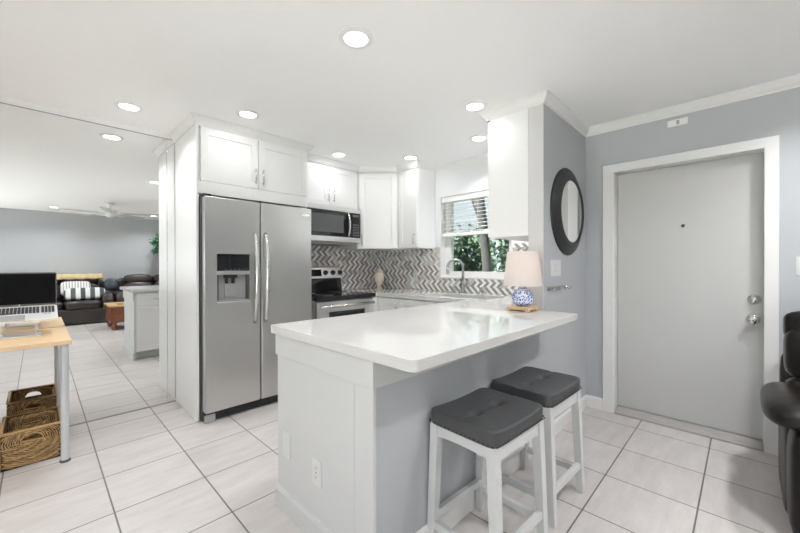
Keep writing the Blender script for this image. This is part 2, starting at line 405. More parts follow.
# front door
dcas = B()
plate(dcas, FX(XD), [(-.157, 0), (DO[0]+.02, 0), (DO[0]+.02, 1.978), (DO[1]-.02, 1.978), (DO[1]-.02, 0), (.85, 0), (.85, 2.045), (-.157, 2.045)], [], 0, .018)
struct('trim_4', dcas, 'trim', bevel=.004)
jm = B(); plate(jm, FX(XD), [(DO[0], 0), (DO[0]+.02, 0), (DO[0]+.02, 1.978), (DO[1]-.02, 1.978), (DO[1]-.02, 0), (DO[1], 0), (DO[1], DO[3]), (DO[0], DO[3])], [], 0, -.2)
struct('trim_5', jm, 'trim')
door = obj('door_1', boxo(XD+.09, XD+.135, DO[0]+.022, DO[1]-.022, .042, 1.975), 'doorpaint', bevel=.002)
door['kind'] = 'structure'; door['label'] = 'white flush front door with deadbolt, knob and peephole'
def roundel(name, y, z, r, d, mm='chrome', prof=None):
    bm = B(); lathe(bm, prof or [(r, 0), (r, .006), (r*.92, .012), (r*.62, .014), (r*.58, d), (r*.45, d+.004), (0, d+.004)], (XD+.09, y, z), (-1, 0, 0)); return obj(name, bm, mm, door, smooth=True)
db = roundel('deadbolt', -.045, .985, .034, .02)
bm = B(); box(bm, XD+.09-.036, XD+.09-.02, -.048, -.042, .973, .997); obj('thumb_turn', bm, 'chrome', db, bevel=.002)
kb = roundel('door_knob', -.041, .848, .036, .05, prof=[(.036, 0), (.036, .006), (.03, .011), (.014, .014), (.013, .032), (.026, .04), (.031, .052), (.027, .064), (.012, .069), (0, .069)])
bm = B(); lathe(bm, [(.006, 0), (.006, .006), (.003, .007), (0, .007)], (XD+.09-.067, -.041, .848), (-1, 0, 0), 12); obj('lock_button', bm, 'darkgrey', kb)
roundel('peephole', .334, 1.516, .011, .004, 'darkgrey')
bm = B(); plate(bm, Fr((0, DO[0]+.02, 0), (1, 0, 0), (0, 0, 1), (0, 1, 0)), [(XD-.008, 0), (XD+.2, 0), (XD+.2, .04), (XD+.06, .038), (XD-.002, .016), (XD-.008, .01)], [], 0, DO[1]-DO[0]-.04); struct('trim_6', bm, 'threshold', bevel=.004)
# kitchen window: frame, panes
fr = B(); ring(fr, FX(XD+.09), WO, (WO[0]+.085, WO[1]-.09, WO[2]+.075, WO[3]-.06), 0, -.06)
win = struct('window_1', fr, 'trim', bevel=.003)
bm = B(); fbox(bm, FX(XD+.12), WO[0]+.085, WO[1]-.09, WO[2]+.075, WO[3]-.06, -.004, .0); obj('pane', bm, 'glass', win)
bm = B(); ring(bm, FX(XD), (WO[0], WO[1], WO[2], WO[3]), (WO[0]+.012, WO[1]-.012, WO[2]+.012, WO[3]-.012), .006, -.09); obj('window_liner', bm, 'trim', win)
# unseen glass door, added in the rear wall to let in sun and sky
fr = B(); f2 = Fr((XL, 0, 0), (0, 1, 0), (0, 0, 1), (1, 0, 0))
ring(fr, f2, (-2.75, 1.55, .05, 2.25), (-2.69, 1.49, .11, 2.19), -.1, -.04); fbox(fr, f2, -.63, -.57, .11, 2.19, -.1, -.04)
win2 = struct('added_window_2', fr, 'trim')
bm = B(); fbox(bm, f2, -2.69, 1.49, .11, 2.19, -.075, -.07); obj('pane', bm, 'glass', win2)
# ------------------------------------------------------------------ backsplash (herringbone tiles)
def clip(poly, a0, a1, b0, b1):
    for ax, lim, sg in ((0, a0, 1), (0, a1, -1), (1, b0, 1), (1, b1, -1)):
        out = []
        for i in range(len(poly)):
            p, q = poly[i], poly[(i+1) % len(poly)]
            dp, dq = (p[ax]-lim)*sg, (q[ax]-lim)*sg
            if dp >= 0: out.append(p)
            if (dp >= 0) != (dq >= 0):
                t = dp/(dp-dq); out.append((p[0]+(q[0]-p[0])*t, p[1]+(q[1]-p[1])*t))
        poly = out
        if len(poly) < 3: return None
    return poly
def herring(f, rects, name):
    Wd, n, g = .0277, 3, .0016
    rnd = random.Random(5); bm = B(); c45 = math.sqrt(.5)
    A0 = min(r[0] for r in rects); A1 = max(r[1] for r in rects); B0 = min(r[2] for r in rects); B1 = max(r[3] for r in rects)
    for r in rects:
        fbox(bm, f, *r, 0, .004)
    nb = len(bm.faces)
    for j in range(-40, 60):
        for k in range(-140, 140):
            for hv in (0, 1):
                ox, oy = k+n*j, k-n*j
                q = (ox, ox+n, oy, oy+1) if hv == 0 else (ox+n, ox+n+1, oy-n+1, oy+1)
                cs = [(q[0]*Wd+g, q[2]*Wd+g), (q[1]*Wd-g, q[2]*Wd+g), (q[1]*Wd-g, q[3]*Wd-g), (q[0]*Wd+g, q[3]*Wd-g)]
                # rotate so that (1,1) runs along +a
                cs = [(A0+(x+y)*c45, B0+(y-x)*c45) for x, y in cs]
                if max(c[0] for c in cs) < A0 or min(c[0] for c in cs) > A1 or max(c[1] for c in cs) < B0 or min(c[1] for c in cs) > B1: continue
                t = rnd.random()
                mi = (1 if t < .64 else 2) if (k+hv+j) % 2 == 0 else (4 if t < .6 else 3 if t < .84 else 2)
                for r in rects:
                    pc = clip(cs, *r)
                    if pc:
                        fc = bm.faces.new([bm.verts.new(f.p(a, b, .0055)) for a, b in pc]); fc.material_index = mi
    o = obj(name, bm, ['grout', 'tiled', 'tilem', 'tileb', 'tilel'])
    o['kind'] = 'structure'; return o
herring(FY(YK), [(1.86, XD-.006, .916, 1.48)], 'wall_tiles_back')
herring(FX(XD), [(STUB1+.001, 1.655, .916, 1.435), (1.655, 2.575, .916, 1.07), (2.575, YK-.006, .916, 1.435)], 'wall_tiles_window')

# ------------------------------------------------------------------ mirror wall
bm = B(); box(bm, XL, .7985, 3.67, 3.678, .009, 2.343)
tag(obj('wall_mirror', bm, 'mirror'), 'huge floor-to-ceiling mirror sheet covering the wall behind the desk', 'mirror')
bm = B(); box(bm, .8005, .8615, 3.67, 3.678, .009, 2.343)
tag(obj('mirror_strip', bm, 'mirror', bevel=.002), 'narrow floor-to-ceiling mirror strip beside the tall white refrigerator panel', 'mirror')

# ------------------------------------------------------------------ cabinets
def shaker(bm, f, a0, a1, b0, b1, c0, t=.02, st=.058):
    ring(bm, f, (a0, a1, b0, b1), (a0+st, a1-st, b0+st, b1-st), c0, c0+t)
    fbox(bm, f, a0+st-.002, a1-st+.002, b0+st-.002, b1-st+.002, c0, c0+t-.009)
def pull(f, a, b0, b1, c, parent, horiz=False, name='handle'):
    bm = B()
    if horiz:
        tube(bm, [f.p(b0, a, c+.028), f.p(b1, a, c+.028)], .0055, 10)
        for b in (b0+.018, b1-.018): tube(bm, [f.p(b, a, c), f.p(b, a, c+.028)], .004, 8)
    else:
        tube(bm, [f.p(a, b0, c+.028), f.p(a, b1, c+.028)], .0055, 10)
        for b in (b0+.018, b1-.018): tube(bm, [f.p(a, b, c), f.p(a, b, c+.028)], .004, 8)
    return obj(name, bm, 'chrome', parent, smooth=True)
def cdoor(f, a0, a1, b0, b1, c0, parent, handle=None, name='door'):
    bm = B(); shaker(bm, f, a0, a1, b0, b1, c0)
    d = obj(name, bm, 'cab', parent, bevel=.0015, segs=1)
    if handle:
        if handle[0] == 'h': pull(f, handle[1], handle[2], handle[3], c0+.02, d, True)
        else: pull(f, handle[1], handle[2], handle[3], c0+.02, d)
    return d
# refrigerator surround: tall side panel and cabinet above
t = thing('refrigerator_cabinet', 'white two-door wall cabinet with tall side panel boxing in the refrigerator', 'cabinet', (1.35, 3.37, 0))
obj('side_panel', boxo(.862, .88, FP, 3.666, 0, 2.335), 'cab', t, bevel=.0015)
obj('carcass', boxo(.88, 1.845, FP+.02, 3.672, 1.80, 2.335), 'cab', t)
obj('side_panel', boxo(1.832, 1.845, FP+.02, 3.672, 0, 1.80), 'cab', t)
bm = B(); fbox(bm, FY(FP), .88, 1.845, 1.79, 1.89, -.02, 0); fbox(bm, FY(FP), .88, 1.845, 2.315, 2.335, -.02, 0); obj('filler_rail', bm, 'cab', t)
f = FY(FP+.018)
cdoor(f, .895, 1.352, 1.892, 2.318, 0, t, ('v', 1.322, 1.93, 2.06))
cdoor(f, 1.357, 1.838, 1.892, 2.318, 0, t, ('v', 1.388, 1.93, 2.06))
# cabinet over the microwave
t = thing('microwave_cabinet', 'short white two-door wall cabinet hung above the microwave', 'cabinet', (2.27, 3.48, 1.88))
obj('carcass', boxo(1.85, 2.665, CF+.02, 3.672, 1.885, 2.335), 'cab', t)
f = FY(CF+.02)
cdoor(f, 1.86, 2.257, 1.885, 2.318, 0, t, ('v', 2.228, 1.925, 2.055))
cdoor(f, 2.262, 2.65, 1.885, 2.318, 0, t, ('v', 2.302, 1.925, 2.055))
# filler beside the microwave down to the corner unit
# corner wall cabinet with angled front
t = thing('corner_cabinet', 'tall white wall cabinet set at an angle across the corner', 'cabinet', (3.0, 3.35, 1.405))
bm = B(); plate(bm, XY(), [(2.67, CF+.03), (2.99, 2.955), (3.302, 2.955), (3.302, 3.672), (2.67, 3.672)], [], 1.42, 2.335); obj('carcass', bm, 'cab', t)
c = Vector((2.668, CF, 0)); dd = (Vector((2.98, 2.945, 0))-c); ln = dd.length; dd.normalize()
f = Fr(c+Vector((.013, .015, 0)), dd, (0, 0, 1), (dd.y, -dd.x, 0))
cdoor(f, .012, ln-.012, 1.423, 2.315, -.006, t, ('v', .045, 1.455, 1.585))
# wall cabinet between corner and window
t = thing('narrow_cabinet', 'narrow white wall cabinet with one door left of the kitchen window', 'cabinet', (3.15, 2.83, 1.405))
obj('carcass', boxo(3.0, 3.302, 2.64, 2.952, 1.42, 2.335), 'cab', t)
f = FX(3.0); cdoor(f, 2.645, 2.935, 1.423, 2.315, 0, t, ('v', 2.675, 1.455, 1.585))
# wall cabinet on the kitchen side of the stub wall
t = thing('end_cabinet', 'white wall cabinet with a plain end panel above the table lamp', 'cabinet', (2.8, 1.24, 1.405))
obj('carcass', boxo(2.414, 3.302, STUB1+.002, 1.394, 1.43, 2.335), 'cab', t, bevel=.0015)
f = FYp(1.395)
cdoor(f, 2.42, 2.85, 1.435, 2.315, 0, t, ('v', 2.81, 1.44, 1.57)); cdoor(f, 2.855, 3.29, 1.435, 2.315, 0, t, ('v', 2.875, 1.44, 1.57))
# base cabinets
def base_unit(name, label, f, a0, a1, depth, doors, drawer=True, low=None):
    p = f.p((a0+a1)/2, 0, -depth/2); t = thing(name, label, 'cabinet', (p.x, p.y, 0), 'base cabinets')
    bm = B(); fbox(bm, f, a0+.001, a1-.001, .1, low or .87, -depth, 0)
    if low: fbox(bm, f, a0+.001, a1-.001, low, .87, -.03, 0)
    obj('carcass', bm, 'cab', t)
    bm = B(); fbox(bm, f, a0+.001, a1-.001, 0, .1, -depth, -.06); obj('toe_kick', bm, 'cabdark', t)
    n = doors; wd = (a1-a0-.006)/n
    for k in range(n):
        x0, x1 = a0+.003+k*wd+.0015, a0+.003+(k+1)*wd-.0015
        hy = x1-.035 if (n == 2 and k == 0 or drawer) else x0+.035
        top = .862
        if drawer:
            cdoor(f, x0, x1, .70, .862, 0, t, ('h', .781, (x0+x1)/2-.07, (x0+x1)/2+.07), 'drawer'); top = .695
        cdoor(f, x0, x1, .108, top, 0, t, ('v', hy, top-.16, top-.03))
    return t
f = FYp(1.70)
base_unit('base_cabinet', 'white base cabinet at the free end of the peninsula, kitchen side', f, .877, 1.40, .607, 1)
base_unit('base_cabinet', 'white base cabinet in the middle of the peninsula, kitchen side', f, 1.40, 2.03, .607, 1)
base_unit('base_cabinet', 'white base cabinet of the peninsula nearest the sink, kitchen side', f, 2.03, 2.64, .607, 1)
f = FX(2.70)
u = base_unit('base_cabinet', 'white base cabinet right of the range in the corner', f, 2.62, 2.98, .60, 1, False)
obj('corner_filler', boxo(2.616, 2.72, 2.965, 3.0, .0, .872), 'cab', u)
base_unit('base_cabinet', 'white base cabinet under the sink below the window', f, 1.74, 2.62, .60, 2, False, .66)
# peninsula end panel, frieze and baseboard
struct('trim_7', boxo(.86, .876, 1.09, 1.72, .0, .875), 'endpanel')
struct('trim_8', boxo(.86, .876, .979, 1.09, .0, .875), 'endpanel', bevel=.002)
bm = B()
sweep(bm, [(.86, 1.722), (.86, .979), (2.37, .979)], [(0, 0), (.012, 0), (.012, .108), (0, .108)], .767)
struct('trim_9', bm, 'endpanel', bevel=.002)
bm = B(); sweep(bm, [(.86, 1.722), (.86, .979), (.876, .979)], bprof); struct('baseboard_end', bm, 'endpanel')

# countertop: peninsula plus window run in one continuous slab
bm = B()
def arc(cx, cy, r, a0, a1, n=5): return [(cx+r*math.cos(math.radians(a0+(a1-a0)*k/n)), cy+r*math.sin(math.radians(a0+(a1-a0)*k/n))) for k in range(n+1)]
poly = arc(.833+.03, .754+.03, .03, 180, 270)+[(2.373, .754), (2.373, .984), (STUBX-.008, .984), (STUBX-.008, STUB1+.001), (XD-.002, STUB1+.001), (XD-.002, 3.672), (2.622, 3.672), (2.622, 2.96), (2.665, 2.96), (2.665, 1.748)]+arc(.833+.012, 1.748-.012, .012, 90, 180, 3)
plate(bm, XY(), poly, [arc(2.83, 1.68, .04, 180, 270, 3)+arc(3.12, 1.68, .04, 270, 360, 3)+arc(3.12, 2.36, .04, 0, 90, 3)+arc(2.83, 2.36, .04, 90, 180, 3)], .875, .915)
tag(obj('countertop', bm, 'quartz', bevel=.004, segs=3), 'white quartz countertop over the peninsula, sink and corner cabinets', 'countertop')
# sink and faucet
t = thing('kitchen_sink', 'stainless undermount sink basin let into the counter below the window', 'sink', (2.98, 2.02, .70))
bm = B()
ring(bm, XY(), (2.775, 3.175, 1.62, 2.42), (2.80, 3.15, 1.65, 2.39), .70, .874); box(bm, 2.775, 3.175, 1.62, 2.42, .69, .70); obj('basin', bm, 'steelv', t)
bm = B(); lathe(bm, [(.045, 0), (.045, .003), (.03, .004), (0, .002)], (2.98, 2.02, .70)); obj('drain', bm, 'chrome', t, smooth=True)
FXp, FYq = 3.235, 2.20
t = thing('kitchen_faucet', 'brushed nickel gooseneck faucet standing behind the sink', 'faucet', (FXp, FYq, .915))
bm = B(); lathe(bm, [(.027, 0), (.027, .01), (.021, .02), (.019, .11), (.014, .13), (.0, .13)], (FXp, FYq, .915)); obj('body', bm, 'steelv', t, smooth=True)
pts = [(FXp, FYq, 1.04)]; R_ = .082; dx, dy = -.6, .8; l = math.hypot(dx, dy); dx /= l; dy /= l
pts += [(FXp, FYq, 1.12), (FXp, FYq, 1.20)]
for k in range(0, 13):
    a = PI*k/12; pts.append((FXp+dx*R_*(1-math.cos(a)), FYq+dy*R_*(1-math.cos(a)), 1.20+R_*math.sin(a)))
bm = B(); tube(bm, pts, .0145, 12); obj('spout', bm, 'steelv', t, smooth=True)
q = Vector(pts[-1]); bm = B(); tube(bm, [q, q-Vector((0, 0, .03)), q-Vector((0, 0, .075)), q-Vector((0, 0, .08))], [.014, .016, .018, .015], 12); obj('spray_head', bm, 'steelv', t, smooth=True)
bm = B(); tube(bm, [(FXp, FYq, .99), (FXp-.015, FYq-.05, 1.0), (FXp-.03, FYq-.075, 1.06)], [.008, .008, .006], 10); obj('lever', bm, 'steelv', t, smooth=True)
bm = B(); lathe(bm, [(.02, 0), (.02, .006), (.012, .012), (.011, .06), (.014, .065), (.014, .08), (0, .08)], (3.235, 1.98, .915)); tube(bm, [(3.235, 1.98, .985), (3.19, 1.98, .99)], .006, 8)
tag(obj('soap_dispenser', bm, 'chrome', smooth=True), 'small nickel soap pump on the counter beside the faucet', 'soap dispenser')

# ------------------------------------------------------------------ refrigerator
t = thing('refrigerator', 'stainless side-by-side refrigerator with ice dispenser in its left door', 'refrigerator', (1.352, 3.3, 0))
obj('body', boxo(.888, 1.826, 3.035, 3.66, .03, 1.765), 'darkgrey', t)
f = FY(3.03); DT = .072
bm = B(); ring(bm, f, (.893, 1.322, .075, 1.76), (.98, 1.234, .935, 1.312), 0, DT)
dl = obj('door', bm, 'steel', t, bevel=.012, segs=4, label='left freezer door with ice and water dispenser')
bm = B(); fbox(bm, f, .981, 1.233, 1.178, 1.311, .01, DT-.002); obj('control_panel', bm, 'black', dl)
bm = B(); fbox(bm, f, .981, 1.233, 1.148, 1.178, .01, DT); obj('panel_rail', bm, 'steel', dl, bevel=.003)
bm = B(); fbox(bm, f, .981, 1.233, .936, 1.148, .0, .012); fbox(bm, f, .981, 1.233, .936, .945, .01, DT-.004); obj('dispenser_recess', bm, 'greyplastic', dl)
for a in (.981, 1.222):
    bm = B(); fbox(bm, f, a, a+.011, .945, 1.148, .012, DT-.004); obj('recess_side', bm, 'darkgrey', dl)
bm = B(); fbox(bm, f, 1.045, 1.14, 1.12, 1.148, .012, .06); fbox(bm, f, 1.055, 1.075, 1.075, 1.12, .012, .035); fbox(bm, f, 1.105, 1.13, 1.075, 1.12, .012, .035); obj('dispenser_nozzle', bm, 'blackm', dl, bevel=.004)
bm = B(); fbox(bm, f, 1.05, 1.145, .965, 1.08, .012, .022); obj('dispenser_paddle', bm, 'greyplastic', dl, bevel=.004)
for k in range(4):
    bm = B(); lathe(bm, [(.0035, 0), (.0035, .001), (0, .001)], f.p(1.045+.035*k, 1.19, DT-.002), (0, -1, 0), 10); obj('button', bm, 'greyplastic', dl)
bm = B(); fbox(bm, f, 1.331, 1.826, .075, 1.76, 0, DT)
dr = obj('door', bm, 'steel', t, bevel=.012, segs=4)
for d_, x in ((dl, 1.272), (dr, 1.363)):
    z0, z1 = .74, 1.50; pts = []
    for k in range(17):
        s = k/16; pts.append(f.p(x, z0+(z1-z0)*s, DT+.012+.048*math.sin(PI*s)**.6))
    bm = B(); tube(bm, pts, [.012+.009*math.sin(PI*k/16) for k in range(17)], 12)
    for z in (z0+.012, z1-.012): tube(bm, [f.p(x, z, DT-.004), f.p(x, z, DT+.02)], .011, 10)
    obj('handle', bm, 'chrome', d_, smooth=True)
bm = B(); fbox(bm, f, 1.715, 1.80, 1.682, 1.708, DT, DT+.003); bd = obj('badge', bm, 'chrome', dr, bevel=.001)
bm = B(); fbox(bm, f, .89, 1.824, .012, .07, 0, .045)
for k in range(3): fbox(bm, f, 1.0, 1.79, .022+.014*k, .028+.014*k, .045, .049)
bg_ = obj('base_grille', bm, 'blackm', t)
bm = B(); fbox(bm, f, .89, .97, .0, .06, .02, .06); obj('corner_cap', bm, 'greyplastic', t, bevel=.008)
bm = B(); fbox(bm, f, .888, .945, 1.762, 1.78, -.05, .05); obj('hinge_cover', bm, 'blackm', t, bevel=.003)

# ------------------------------------------------------------------ microwave
t = thing('microwave', 'stainless over-the-range microwave with curved handle above the stove', 'microwave', (2.27, 3.45, 1.50))
MX0, MX1, MZ0, MZ1, MY = 1.872, 2.65, 1.485, 1.88, 3.24
obj('body', boxo(MX0+.003, MX1-.003, MY+.03, 3.665, MZ0, MZ1), 'darkgrey', t)
f = FY(MY+.03)
bm = B(); fbox(bm, f, MX0, MX1, MZ1-.055, MZ1, 0, .03); tp = obj('top_rail', bm, 'steelb', t, bevel=.003)
bm = B(); fbox(bm, f, MX0, MX1, MZ0, MZ0+.055, 0, .03); bt = obj('bottom_rail', bm, 'steelb', t, bevel=.003)
bm = B(); ring(bm, f, (MX0, 2.49, MZ0+.056, MZ1-.056), (MX0+.012, 2.478, MZ0+.066, MZ1-.066), 0, .03); dr = obj('door', bm, 'blackm', t)
bm = B(); fbox(bm, f, MX0+.012, 2.478, MZ0+.066, MZ1-.066, 0, .026); obj('door_glass', bm, 'black', dr)
bm = B(); fbox(bm, f, MX0+.05, 2.41, MZ0+.10, MZ1-.10, .026, .0275)
obj('viewing_window', bm, 'darkgrey', dr)
bm = B(); pts = [f.p(2.475, MZ0+.065+(MZ1-MZ0-.13)*k/12, .034+.03*math.sin(PI*k/12)) for k in range(13)]; tube(bm, pts, .011, 10); obj('handle', bm, 'chrome', dr, smooth=True)
bm = B(); fbox(bm, f, 2.493, MX1, MZ0+.056, MZ1-.056, 0, .029); cp = obj('control_panel', bm, 'black', t)
bm = B()
for i in range(5):
    for j in range(3): fbox(bm, f, 2.545+j*.03, 2.568+j*.03, MZ0+.075+i*.03, MZ0+.095+i*.03, .029, .0305)
obj('keypad', bm, 'darkgrey', cp)
bm = B(); fbox(bm, f, 2.54, 2.63, MZ1-.10, MZ1-.072, .029, .0305); obj('display', bm, 'darkgrey', cp)
bm = B()
for a in (2.50, 2.515): lathe(bm, [(.005, 0), (.005, .001), (0, .001)], f.p(a, MZ0+.03, .03), (0, -1, 0), 10)
obj('badge', bm, 'greyplastic', bt)
obj('vent_base', boxo(MX0+.02, MX1-.03, MY+.06, 3.66, MZ0-.025, MZ0), 'greyplastic', t)

# ------------------------------------------------------------------ range
t = thing('kitchen_range', 'stainless electric range with black glass cooktop between refrigerator and corner', 'stove', (2.25, 3.3, 0))
RX0, RX1 = 1.875, 2.612
obj('body', boxo(RX0, RX1, 3.0, 3.66, .03, .872), 'greyplastic', t)
bm = B(); box(bm, RX0, RX1+.006, 2.93, 3.57, .872, .915); ck = obj('cooktop', bm, 'black', t, bevel=.005)
for (x, y, r) in ((2.06, 3.10, .10), (2.45, 3.10, .085), (2.06, 3.40, .075), (2.45, 3.40, .10)):
    bm = B(); lathe(bm, [(r-.004, 0), (r-.004, .0006), (r, .0006), (r, 0)], (x, y, .915), seg=36); obj('burner_ring', bm, 'greyplastic', ck)
bm = B(); plate(bm, Fr((RX0, 0, 0), (0, 1, 0), (0, 0, 1), (1, 0, 0)), [(3.545, .915), (3.66, .915), (3.66, 1.075), (3.575, 1.075)], [], 0, RX1-RX0); obj('splash_panel', bm, 'black', t)
bm = B(); plate(bm, Fr((RX0, 0, 0), (0, 1, 0), (0, 0, 1), (1, 0, 0)), [(3.565, 1.07), (3.66, 1.07), (3.66, 1.21), (3.60, 1.21), (3.588, 1.195)], [], 0, RX1-RX0); bp_ = obj('control_backguard', bm, 'steelb', t)
f = Fr((0, 3.5655, 1.07), (1, 0, 0), Vector((0, .023, .125)).normalized(), Vector((0, -.125, .023)).normalized())
bm = B(); fbox(bm, f, 2.10, 2.335, .025, .105, 0, .002); obj('clock_display', bm, 'black', bp_)
for x in (1.93, 2.03, 2.39, 2.495, 2.598):
    bm = B(); lathe(bm, [(.031, 0), (.031, .006), (.026, .008), (.022, .03), (.018, .033), (0, .033)], f.p(x, .065, 0), f.n, 20)
    fbox(bm, f, x-.004, x+.004, .047, .083, .03, .038)
    obj('control_knob', bm, 'blackm', bp_, smooth=False, bevel=.001)
f = FY(3.0)
bm = B(); ring(bm, f, (RX0+.003, RX1-.003, .22, .862), (2.02, 2.48, .44, .755), 0, .045); od = obj('oven_door', bm, 'steelb', t, bevel=.005)
bm = B(); ring(bm, f, (2.02, 2.48, .44, .755), (2.045, 2.455, .465, .735), 0, .042); obj('window_border', bm, 'blackm', od)
bm = B(); fbox(bm, f, 2.045, 2.455, .465, .735, 0, .036); obj('oven_window', bm, 'black', od)
bm = B(); tube(bm, [f.p(RX0+.03, .815, .085), f.p(RX1-.03, .815, .085)], .014, 12)
for x in (RX0+.05, RX1-.05): tube(bm, [f.p(x, .815, .04), f.p(x, .815, .085)], .011, 10)
obj('handle', bm, 'chrome', od, smooth=True)
bm = B(); fbox(bm, f, RX0+.003, RX1-.003, .05, .21, 0, .04); obj('storage_drawer', bm, 'steel', t, bevel=.005)

# ------------------------------------------------------------------ window blind
t = thing('window_blind', 'white slatted blind half lowered in the kitchen window', 'blind', (XD+.02, 2.115, 2.0))
obj('headrail', boxo(XD+.012, XD+.06, WO[0]+.014, WO[1]-.014, 1.955, 2.017), 'plastic', t, bevel=.003)
nsl = 9
for k in range(nsl):
    z = 1.93-k*.0405; bm = B(); R = Matrix.Rotation(math.radians(-16), 3, 'Y')
    v = box(bm, -.024, .024, WO[0]+.018, WO[1]-.018, -.0014, .0014)
    for q in v: q.co = R @ q.co+Vector((XD+.036, 0, z))
    obj('slat', bm, 'plastic', t)
obj('bottom_rail', boxo(XD+.012, XD+.06, WO[0]+.016, WO[1]-.016, 1.555, 1.592), 'plastic', t, bevel=.003)
for y in (WO[0]+.12, 2.1, WO[1]-.10):
    for x in (XD+.011, XD+.061):
        bm = B(); tube(bm, [(x, y, 1.57), (x, y, 1.96)], .0015, 5); obj('ladder_cord', bm, 'plastic', t)
bm = B(); tube(bm, [(XD+.006, WO[1]-.11, 1.38), (XD+.006, WO[1]-.11, 1.96)], .0018, 6); obj('pull_cord', bm, 'plastic', t)

# ------------------------------------------------------------------ things on the counter
LX, LY = 2.283, 1.072
t = thing('table_lamp', 'blue and white china table lamp with linen shade on the peninsula', 'lamp', (LX, LY, .915))
bm = B(); box(bm, LX-.075, LX+.075, LY-.075, LY+.075, .925, .945)
for sx in (-1, 1):
    for sy in (-1, 1): box(bm, LX+sx*.06-.014, LX+sx*.06+.014, LY+sy*.06-.014, LY+sy*.06+.014, .915, .926)
o = obj('wooden_base', bm, 'lampwood', t, bevel=.003)
bm = B(); lathe(bm, [(.03, .945), (.045, .95), (.066, .972), (.071, 1.0), (.064, 1.03), (.045, 1.05), (.03, 1.056), (.03, 1.062), (0, 1.062)], (LX, LY, 0)); obj('china_body', bm, 'china', t, smooth=True)
bm = B(); lathe(bm, [(.024, 1.062), (.024, 1.085), (.01, 1.09), (.008, 1.15), (.014, 1.155), (.014, 1.20), (0, 1.20)], (LX, LY, 0)); obj('socket_neck', bm, 'chrome', t, smooth=True)
bm = B(); lathe(bm, [(.024, 1.2), (.03, 1.225), (.022, 1.255), (0, 1.262)], (LX, LY, 0), seg=16); obj('light_bulb', bm, emis_mat('warm_bulb', (1, .78, .6), 3), t, smooth=True)
bm = B(); n = 40
for (r0, r1, z0, z1) in ((.126, .100, 1.083, 1.312),):
    A = [[bm.verts.new((LX+r*math.cos(2*PI*k/n), LY+r*math.sin(2*PI*k/n), z)) for k in range(n)] for r, z in ((r0, z0), (r1, z1), (r1-.003, z1), (r0-.003, z0))]
    for a, b in zip(A, A[1:]+A[:1]):
        for k in range(n): bm.faces.new((a[k], a[(k+1) % n], b[(k+1) % n], b[k]))
sh = obj('lamp_shade', bm, 'shade', t, smooth=False)
bm = B()
for k in range(3):
    a = 2*PI*k/3; tube(bm, [(LX, LY, 1.312), (LX+.1*math.cos(a), LY+.1*math.sin(a), 1.305)], .002, 6)
tube(bm, [(LX, LY, 1.20), (LX, LY, 1.32)], .003, 8)
lathe(bm, [(.006, 1.318), (.011, 1.328), (.008, 1.34), (0, 1.345)], (LX, LY, 0), seg=14); obj('harp_finial', bm, 'chrome', t, smooth=True)
pl = bpy.data.lights.new('lamp_bulb', 'POINT'); pl.energy = 1.3; pl.color = (1, .86, .78); pl.shadow_soft_size = .03
po = bpy.data.objects.new('lamp_bulb', pl); COL.objects.link(po); po.location = (LX, LY, 1.215)
t = thing('ceramic_jar', 'cream lidded ceramic jar on a foot in the counter corner', 'jar', (2.99, 3.40, .915))
JX, JY = 3.11, 3.41
t.location = (JX, JY, .915)
bm = B(); lathe(bm, [(.04, .915), (.04, .925), (.018, .94), (.018, .955), (.042, .98), (.06, 1.03), (.063, 1.065), (.055, 1.11), (.042, 1.13), (0, 1.13)], (JX, JY, 0)); obj('body', bm, 'cream', t, smooth=True)
bm = B(); lathe(bm, [(.048, 1.13), (.048, 1.138), (.04, 1.155), (.02, 1.178), (.011, 1.188), (.016, 1.2), (.011, 1.214), (0, 1.218)], (JX, JY, 0)); obj('lid', bm, 'cream', t, smooth=True)

# ------------------------------------------------------------------ wall plates
def wplate(name, label, cat, f, a, b, wd, ht, kind='switch', n=1, group=None):
    p = f.p(a, b, 0); t = thing(name, label, cat, p, group)
    bm = B(); fbox(bm, f, a-wd/2, a+wd/2, b-ht/2, b+ht/2, 0, .005); obj('cover_plate', bm, 'paintedplate', t, bevel=.002)
    if kind == 'switch':
        for k in range(n):
            c = a+(k-(n-1)/2)*.046; bm = B(); fbox(bm, f, c-.016, c+.016, b-.033, b+.033, .005, .008); obj('rocker', bm, 'paintedplate', t, bevel=.0015)
    elif kind == 'outlet':
        for s in (-1, 1):
            bm = B(); lathe(bm, [(.016, 0), (.016, .002), (0, .002)], f.p(a, b+s*.02, .005), f.n, 20); so_ = obj('socket', bm, 'paintedplate', t)
            bm = B(); fbox(bm, f, a-.007, a-.005, b+s*.02-.004, b+s*.02+.005, .007, .0075); fbox(bm, f, a+.005, a+.007, b+s*.02-.004, b+s*.02+.005, .007, .0075); obj('slot', bm, 'darkgrey', so_)
        bm = B(); lathe(bm, [(.003, 0), (.003, .0015), (0, .0015)], f.p(a, b, .005), f.n, 10); obj('screw', bm, 'darkgrey', t)
    return t
wplate('light_switch', 'white switch plate on the wall beneath the round black mirror', 'light switch', FY(STUB0), 2.625, 1.20, .19, .118, 'switch', 3)
wplate('light_switch', 'white switch plate beside the front door above the recliner', 'light switch', FX(XD), -.265, 1.212, .072, .118, 'switch', 1)
wplate('outlet_plate', 'white duplex outlet low on the end of the peninsula', 'outlet', FX(.86), 1.355, .305, .072, .118, 'outlet')
wplate('blank_plate', 'plain white cover plate low on the peninsula end nearest the refrigerator', 'wall plate', FX(.86), 1.625, .33, .072, .118, 'none')
wplate('outlet_plate', 'white outlet on the tiled backsplash left of the window', 'outlet', FX(XD-.006), 2.955, 1.09, .072, .118, 'outlet')
t = thing('door_chime', 'small white box with a dark centre high above the front door', 'door chime', (XD, .355, 2.275))
